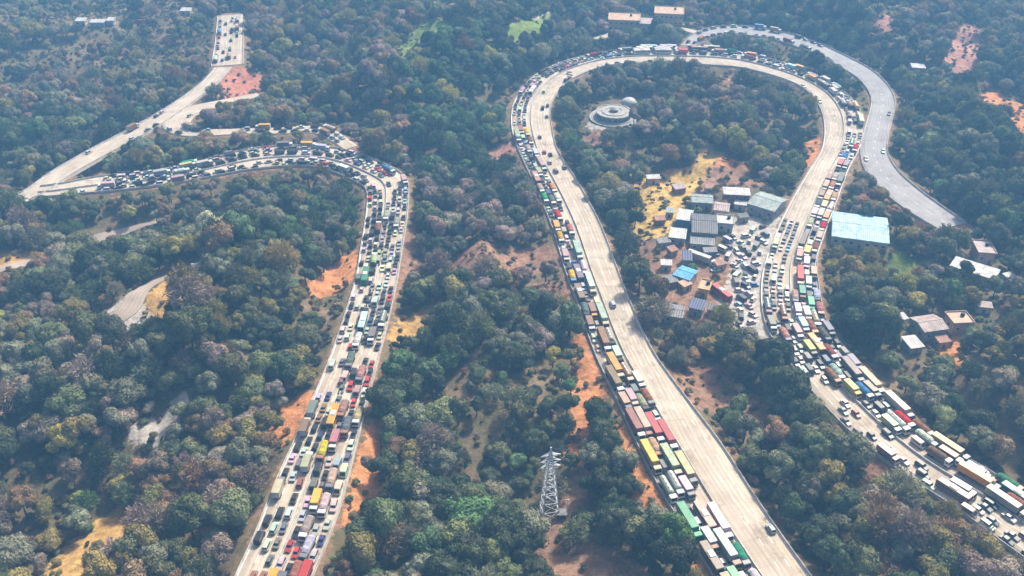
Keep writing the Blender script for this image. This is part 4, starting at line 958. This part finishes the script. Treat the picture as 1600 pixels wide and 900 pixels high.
SPEC = [(5.2, 6.4, 3.0, 8, 2200, .52), (4.6, 6.8, 3.4, 7, 2000, .5), (5.8, 6.0, 3.0, 11, 2500, .55), (4.0, 5.6, 2.6, 6, 1700, .48), (5.0, 7.4, 3.2, 9, 2200, .5), (4.4, 5.4, 2.2, 7, 1900, .52), (5.4, 5.8, 2.8, 12, 2500, .48), (3.6, 7.2, 2.6, 7, 1700, .48)]
CROWNS = [crown_mesh(30 + i, R, H, z0, n, lv_, ls) for i, (R, H, z0, n, lv_, ls) in enumerate(SPEC)] + [dry_crown(90 + i, R, 7, 2.6) for i, R in enumerate((4.2, 5.0))]
TRUNKS = [trunk_mesh(50 + i, z0 + H * .45, .34, R) for i, (R, H, z0, *_r) in enumerate(SPEC)] + [trunk_mesh(70 + i, 5.5, .26, R) for i, R in enumerate((4.2, 5.0))]
PAL = {'dusty green': (.142, .160, .078), 'dark green': (.062, .080, .044), 'grey-green': (.172, .178, .122), 'olive': (.215, .185, .070), 'leafy green': (.088, .145, .066), 'brownish': (.250, .165, .100), 'grey-brown': (.245, .195, .165), 'yellow-green': (.30, .28, .075), 'pale': (.42, .40, .27)}
TINTZ = [(wpoly([(620, 140), (760, 90), (790, 200), (720, 280), (640, 270)]), [('leafy green', 7), ('dark green', 2), ('yellow-green', 1.2)]),
         (wpoly([(340, 300), (550, 290), (565, 390), (470, 440), (380, 480), (330, 400)]), [('leafy green', 5), ('dark green', 4), ('grey-green', 2)]),
         (wpoly([(1095, 225), (1150, 200), (1205, 215), (1200, 268), (1130, 262)]), [('yellow-green', 6), ('olive', 3)]),
         (wpoly([(650, 290), (850, 270), (900, 480), (800, 470), (650, 460)]), [('grey-brown', 6), ('dark green', 3), ('grey-green', 3)]),
         (wpoly([(890, 110), (1200, 115), (1260, 190), (1230, 260), (1080, 210), (900, 240)]), [('grey-brown', 4), ('grey-green', 4), ('dark green', 3), ('olive', 1)]),
         (wpoly([(325, 388), (382, 385), (385, 425), (330, 428)]), [('pale', 6), ('yellow-green', 3)]),
         (wpoly([(430, 440), (560, 460), (480, 620), (300, 600)]), [('olive', 4), ('dusty green', 4), ('dark green', 3)]),
         (wpoly([(0, 440), (180, 520), (300, 700), (0, 760)]), [('grey-green', 4), ('grey-brown', 4), ('dark green', 3), ('olive', 1)]),
         (wpoly([(1010, 490), (1160, 520), (1190, 600), (1090, 610), (1030, 560)]), [('olive', 4), ('brownish', 3), ('grey-green', 3), ('yellow-green', 1)]),
         (wpoly([(1280, 360), (1420, 380), (1430, 470), (1300, 480)]), [('olive', 4), ('dusty green', 3), ('yellow-green', 1)])]
BASEMIX = [('dusty green', 6), ('dark green', 5), ('grey-green', 6), ('olive', 1.6), ('leafy green', 1.2), ('brownish', .8), ('grey-brown', 1.2), ('yellow-green', .25)]
DARKMIX = [('dark green', 6), ('dusty green', 3), ('grey-green', 2), ('leafy green', 1)]
DRYMIX = [('brownish', 3), ('olive', 4), ('grey-brown', 3), ('grey-green', 3), ('dusty green', 3), ('yellow-green', .5)]
TR = random.Random(21)
def tpick(tab):
    r = TR.random() * sum(w_ for _, w_ in tab)
    for k, w_ in tab:
        r -= w_
        if r <= 0: return k
    return tab[-1][0]
gs = 5.6
gxs, gys = np.meshgrid(np.arange(-470, 470, gs), np.arange(165, 815, gs)); TP = np.column_stack([gxs.ravel(), gys.ravel()])
TP += RNG.uniform(-.48, .48, TP.shape) * gs
tpx, tpy = proj(TP[:, 0], TP[:, 1], -5)
TP = TP[(tpx > -110) & (tpx < 1710) & (tpy < 1000) & (tpy > -45)]
dR = dist_to(TP, SAMP); dRn = dist_to(TP + np.array((0, 7.5)), SAMP); dRn2 = dist_to(TP + np.array((0, 4)), SAMP); dS = dist_to(TP, SAMP2); dS2 = np.minimum(dist_to(TP + np.array((0, 6)), SAMP2), dist_to(TP + np.array((0, 11)), SAMP2))
keep = (dR > 3.2) & (dRn2 > 1.0) & (dS > 3.0) & (dS2 > .5)
bare = np.full(len(TP), 99.0); bare_n = np.full(len(TP), 99.0)
for k, poly in BARE: bare = np.minimum(bare, polydist(TP, poly)); bare_n = np.minimum(bare_n, np.minimum(polydist(TP + np.array((0, 5)), poly), polydist(TP + np.array((0, 10)), poly) + 1.5))
vil = inpoly(TP, YARD) & (polydist(TP, YV) > 2) & (RNG.random(len(TP)) < .6)
keep &= ((bare > .3) & ((bare_n > 0) | (RNG.random(len(TP)) < .55))) | vil
PLAIN = wpoly([(-60, -60), (330, -60), (325, 60), (320, 100), (200, 112), (60, 128), (-60, 125)])
keep &= ~inpoly(TP, PLAIN) | (RNG.random(len(TP)) < .22)
for poly in (YARD, PLAZA): keep &= (polydist(TP, poly) > 1.5) | vil
WHX, WHY = unproj(1343, 358)
for x, y, r_ in FOOT:
    if math.hypot(x - WHX, y - WHY) < 12: keep &= (abs(TP[:, 0] - x) > 17) | (TP[:, 1] - y > 12) | (TP[:, 1] - y < -19); continue
    keep &= ((TP[:, 0] - x) ** 2 + (TP[:, 1] - y) ** 2 > (r_ + np.where(vil, .2, 1.5)) ** 2) & (vil | ((TP[:, 0] - x) ** 2 + (TP[:, 1] + 6 - y) ** 2 > (r_ * .8) ** 2))
for x, y, r_ in PLACED: keep &= ((TP[:, 0] - x) ** 2 + (TP[:, 1] - y) ** 2 > (r_ + 2.5) ** 2)
clump = fbm(TP[:, 0], TP[:, 1], 38)
keep &= RNG.random(len(TP)) < (.46 + .85 * sstep(.30, .60, clump))
small = vil | (np.minimum(dRn, np.minimum(bare_n, dS2) + 1.5) < 2.0) | (dR < 5.5)
TP, small, clump = TP[keep], small[keep], clump[keep]
TZ = terrain_z(TP); tpx, tpy = proj(TP[:, 0], TP[:, 1], TZ)
zone_i = np.full(len(TP), -1)
for i, (poly, _) in enumerate(TINTZ): zone_i[inpoly(TP, poly)] = i
ntree = len(TP); moist = fbm(TP[:, 0] + 300, TP[:, 1], 70); print('trees', ntree)
HZ = np.ones(ntree); COLN, COLV, SCALE, VAR, ROT = [], np.zeros((ntree, 3)), np.zeros(ntree), np.zeros(ntree, int), RNG.uniform(0, 6.28, ntree)
for i in range(ntree):
    nm = tpick(TINTZ[zone_i[i]][1] if zone_i[i] >= 0 and TR.random() < .8 else DARKMIX if moist[i] < .40 else DRYMIX if moist[i] > .53 else BASEMIX); COLN.append(nm)
    g = TR.uniform(.75, 1.6); COLV[i] = [c_ * g * TR.uniform(.93, 1.07) for c_ in PAL[nm]]
    SCALE[i] = (TR.uniform(.32, .5) if small[i] else TR.choice((TR.uniform(.65, 1.0), TR.uniform(1.0, 1.55), TR.uniform(.85, 1.25))) * (.85 + .5 * (clump[i] - .4)))
    VAR[i] = TR.choice((8, 9)) if nm in ('grey-brown', 'brownish') and TR.random() < .65 or TR.random() < .05 else TR.randrange(8)
    HZ[i] = TR.uniform(.75, 1.35)
inframe = (tpx > 5) & (tpx < 1595) & (tpy > 10) & (tpy < 925)
# crowns stay low enough not to hide the road, track or bare slope that the valley opens up behind them
SHOW = [p for k, p in BARE if k in ('pale', 'gold', 'orange', 'ochre', 'red', 'pink')]
rayd = TP / np.linalg.norm(TP, axis=1)[:, None]; tanv = CAM_H / np.linalg.norm(TP, axis=1)
top = 9.8 * SCALE * HZ
for k in (4, 7, 10, 14, 19, 25, 32, 40):
    Q = TP + rayd * k; road = dist_to(Q, SAMP) < -.5; seen = road | (dist_to(Q, SAMP2) < -1)
    for poly in SHOW: seen |= polydist(Q, poly) < -1.5
    zq = np.where(road, 0, terrain_z(Q)); lim = zq + (k * tanv * .95) + .8 - (TZ - .3)
    top = np.where(seen, np.minimum(top, np.maximum(lim, .5)), top)
fac = top / (9.8 * SCALE * HZ); HZ *= np.maximum(fac, .0) ** .35; SCALE *= fac ** .65
thin = SCALE < .22
size_px = np.where(thin, -2, 1) * np.where(inframe, SCALE / np.hypot(TP[:, 1], CAM_H), -1)
near = np.argsort(-size_px)[:300]; nearset = set(near.tolist())
def tzone(px, py):
    a = np.interp(py, [285, 497, 695, 900], [600, 573, 508, 430]); c_ = np.interp(py, [285, 430, 597, 764, 897], [868, 926, 1000, 1100, 1187]); d_ = np.interp(py, [260, 405, 490, 597, 695, 798, 870], [1300, 1237, 1240, 1309, 1400, 1530, 1610])
    return 'left of the left highway' if px < a else 'between the left and centre highways' if px < c_ else 'between the centre and right highways' if px < d_ else 'right of the right highway'
rank = {}
for i in sorted(near, key=lambda j: -tpy[j]):
    key = (COLN[i], VAR[i] >= 8, tzone(tpx[i], tpy[i])); rank[key] = rank.get(key, 0) + 1
    e = obj('tree', None, None, (TP[i, 0], TP[i, 1], TZ[i] - .3), ROT[i]); s_ = SCALE[i]; e.scale = (s_, s_, s_ * HZ[i])
    tag(e, '%s %s tree %s, %s from the bottom' % (COLN[i], 'bare-branched' if VAR[i] >= 8 else 'bushy', key[2], ORD(rank[key])), 'tree', 'nearest trees of the wood')
    obj('trunk', TRUNKS[VAR[i]], e); co = obj('crown', CROWNS[VAR[i]], e, color=COLV[i])
    tp_ = VAR[i]
# the rest of the wood: one mass
SRC = {}
for i in near:
    SRC.setdefault(int(VAR[i]), i)
def scatter(name, label, P, Z, rot, scl, var, col, crown_meshes, trunk_meshes, groupname):
    me = bpy.data.meshes.new(name); n = len(P)
    me.vertices.add(n); me.vertices.foreach_set('co', np.column_stack([P, Z]).astype(np.float32).ravel())
    for an, ty, dat in (('color', 'FLOAT_VECTOR', col), ('inst_rot', 'FLOAT_VECTOR', rot), ('inst_scale', 'FLOAT_VECTOR', scl)):
        at = me.attributes.new(an, ty, 'POINT'); at.data.foreach_set('vector', np.asarray(dat, np.float32).ravel())
    at = me.attributes.new('inst_idx', 'INT', 'POINT'); at.data.foreach_set('value', np.asarray(var, np.int32))
    o = tag(obj(name, me), label, kind='stuff', cat='forest' if 'wood' in name or 'forest' in name else 'shrubs')
    ng = bpy.data.node_groups.new(groupname, 'GeometryNodeTree')
    ng.interface.new_socket('Geometry', in_out='INPUT', socket_type='NodeSocketGeometry'); ng.interface.new_socket('Geometry', in_out='OUTPUT', socket_type='NodeSocketGeometry')
    gi, go = ng.nodes.new('NodeGroupInput'), ng.nodes.new('NodeGroupOutput')
    def na(nm, ty):
        q_ = ng.nodes.new('GeometryNodeInputNamedAttribute'); q_.data_type = ty; q_.inputs[0].default_value = nm; return q_.outputs[0]
    out = ng.nodes.new('GeometryNodeJoinGeometry')
    for objs in (crown_meshes, trunk_meshes):
        if not objs: continue
        j = ng.nodes.new('GeometryNodeJoinGeometry')
        for ob in objs:
            oi = ng.nodes.new('GeometryNodeObjectInfo'); oi.inputs['Object'].default_value = ob; oi.inputs['As Instance'].default_value = False; oi.transform_space = 'ORIGINAL'
            g2 = ng.nodes.new('GeometryNodeGeometryToInstance'); ng.links.new(oi.outputs['Geometry'], g2.inputs[0]); ng.links.new(g2.outputs[0], j.inputs[0])
        ip = ng.nodes.new('GeometryNodeInstanceOnPoints'); ip.inputs['Pick Instance'].default_value = True
        ng.links.new(gi.outputs[0], ip.inputs['Points']); ng.links.new(j.outputs[0], ip.inputs['Instance'])
        ng.links.new(na('inst_idx', 'INT'), ip.inputs['Instance Index']); ng.links.new(na('inst_rot', 'FLOAT_VECTOR'), ip.inputs['Rotation']); ng.links.new(na('inst_scale', 'FLOAT_VECTOR'), ip.inputs['Scale'])
        ng.links.new(ip.outputs[0], out.inputs[0])
    ng.links.new(out.outputs[0], go.inputs[0])
    md = o.modifiers.new('scatter', 'NODES'); md.node_group = ng
    return o
crown_src, trunk_src = [], []
have = {}
for o in list(COL.objects):
    if o.parent is not None and o.name.startswith('crown') and o.data.name not in have: have[o.data.name] = o
for me in CROWNS: crown_src.append(have.get(me.name))
havet = {o.data.name: o for o in COL.objects if o.parent is not None and o.name.startswith('trunk')}
for me in TRUNKS: trunk_src.append(havet.get(me.name))
okv = [i for i in range(10) if crown_src[i] is not None and trunk_src[i] is not None]
remap = {v: (okv.index(v) if v in okv else v % len(okv)) for v in range(10)}
rest = np.array([i for i in range(ntree) if i not in nearset and not thin[i]])
# Join Geometry lists its last link first: keep crown and trunk lists in the same order
scatter('woodland', 'mass of further trees covering the hills', TP[rest], TZ[rest] - .3, np.column_stack([np.zeros(len(rest)), np.zeros(len(rest)), ROT[rest]]),
        np.column_stack([SCALE[rest], SCALE[rest], SCALE[rest] * HZ[rest]]), [remap[VAR[i]] for i in rest], COLV[rest], [crown_src[i] for i in okv], [trunk_src[i] for i in okv], 'woodland_scatter')
# undergrowth
gs = 3.4
gxs, gys = np.meshgrid(np.arange(-450, 450, gs), np.arange(168, 790, gs)); UP = np.column_stack([gxs.ravel(), gys.ravel()]); UP += RNG.uniform(-.5, .5, UP.shape) * gs
ux, uy = proj(UP[:, 0], UP[:, 1], -4); UP = UP[(ux > -60) & (ux < 1660) & (uy < 960) & (uy > -30)]
dR = dist_to(UP, SAMP); dS = dist_to(UP, SAMP2); bare = np.full(len(UP), 99.0)
for k, poly in BARE: bare = np.minimum(bare, polydist(UP, poly))
keep = (dR > 1.8) & (dist_to(UP + np.array((0, 2)), SAMP) > .8) & (dS > 1) & ((bare > .6) | ((bare > -40) & (RNG.random(len(UP)) < .48))) & (RNG.random(len(UP)) < .55)
for poly in (YARD, PLAZA): keep &= polydist(UP, poly) > 0
for x, y, r_ in FOOT: keep &= ((UP[:, 0] - x) ** 2 + (UP[:, 1] - y) ** 2 > (r_ * .85 + .5) ** 2)
UP = UP[keep]; UZ = terrain_z(UP); nu = len(UP); us = RNG.uniform(.12, .30, nu)
ucol = np.array([[c_ * TR.uniform(.8, 1.2) for c_ in PAL[tpick([('dusty green', 4), ('olive', 3), ('brownish', 4), ('grey-brown', 3), ('dark green', 2), ('leafy green', 1)])]] for _ in range(nu)])
scatter('undergrowth', 'scrub and low bushes between the trees', UP, UZ - .5, np.column_stack([np.zeros(nu), np.zeros(nu), RNG.uniform(0, 6.28, nu)]), np.column_stack([us * 1.2, us * 1.2, us]), RNG.integers(0, len([i for i in okv if i < 8]), nu), ucol, [crown_src[i] for i in okv if i < 8], [], 'undergrowth_scatter')
print('undergrowth', nu)

# ------------------------------------------------------------------ haze
mh = bpy.data.materials.new('haze'); mh.use_nodes = True; t = mh.node_tree; t.nodes.clear()
pv = N(t, 'ShaderNodeVolumePrincipled'); pv.inputs['Color'].default_value = (.22, .55, 1.0, 1); pv.inputs['Density'].default_value = .00047; pv.inputs['Anisotropy'].default_value = .1
mo = N(t, 'ShaderNodeOutputMaterial'); t.links.new(pv.outputs[0], mo.inputs['Volume']); MATS['haze'] = mh
zmin = float(ZG.min()) - 1.5; ztop = max(CAM_H + 6, float(ZG.max()) + 12)
hb = MB().box(((xs[0] + xs[-1]) / 2, (ys[0] + ys[-1]) / 2, (zmin + ztop) / 2), (xs[-1] - xs[0] + 20, ys[-1] - ys[0] + 20, ztop - zmin))
tag(obj('haze', hb.mesh('haze', ['haze'])), 'blue haze filling the air over the far hills', kind='stuff')
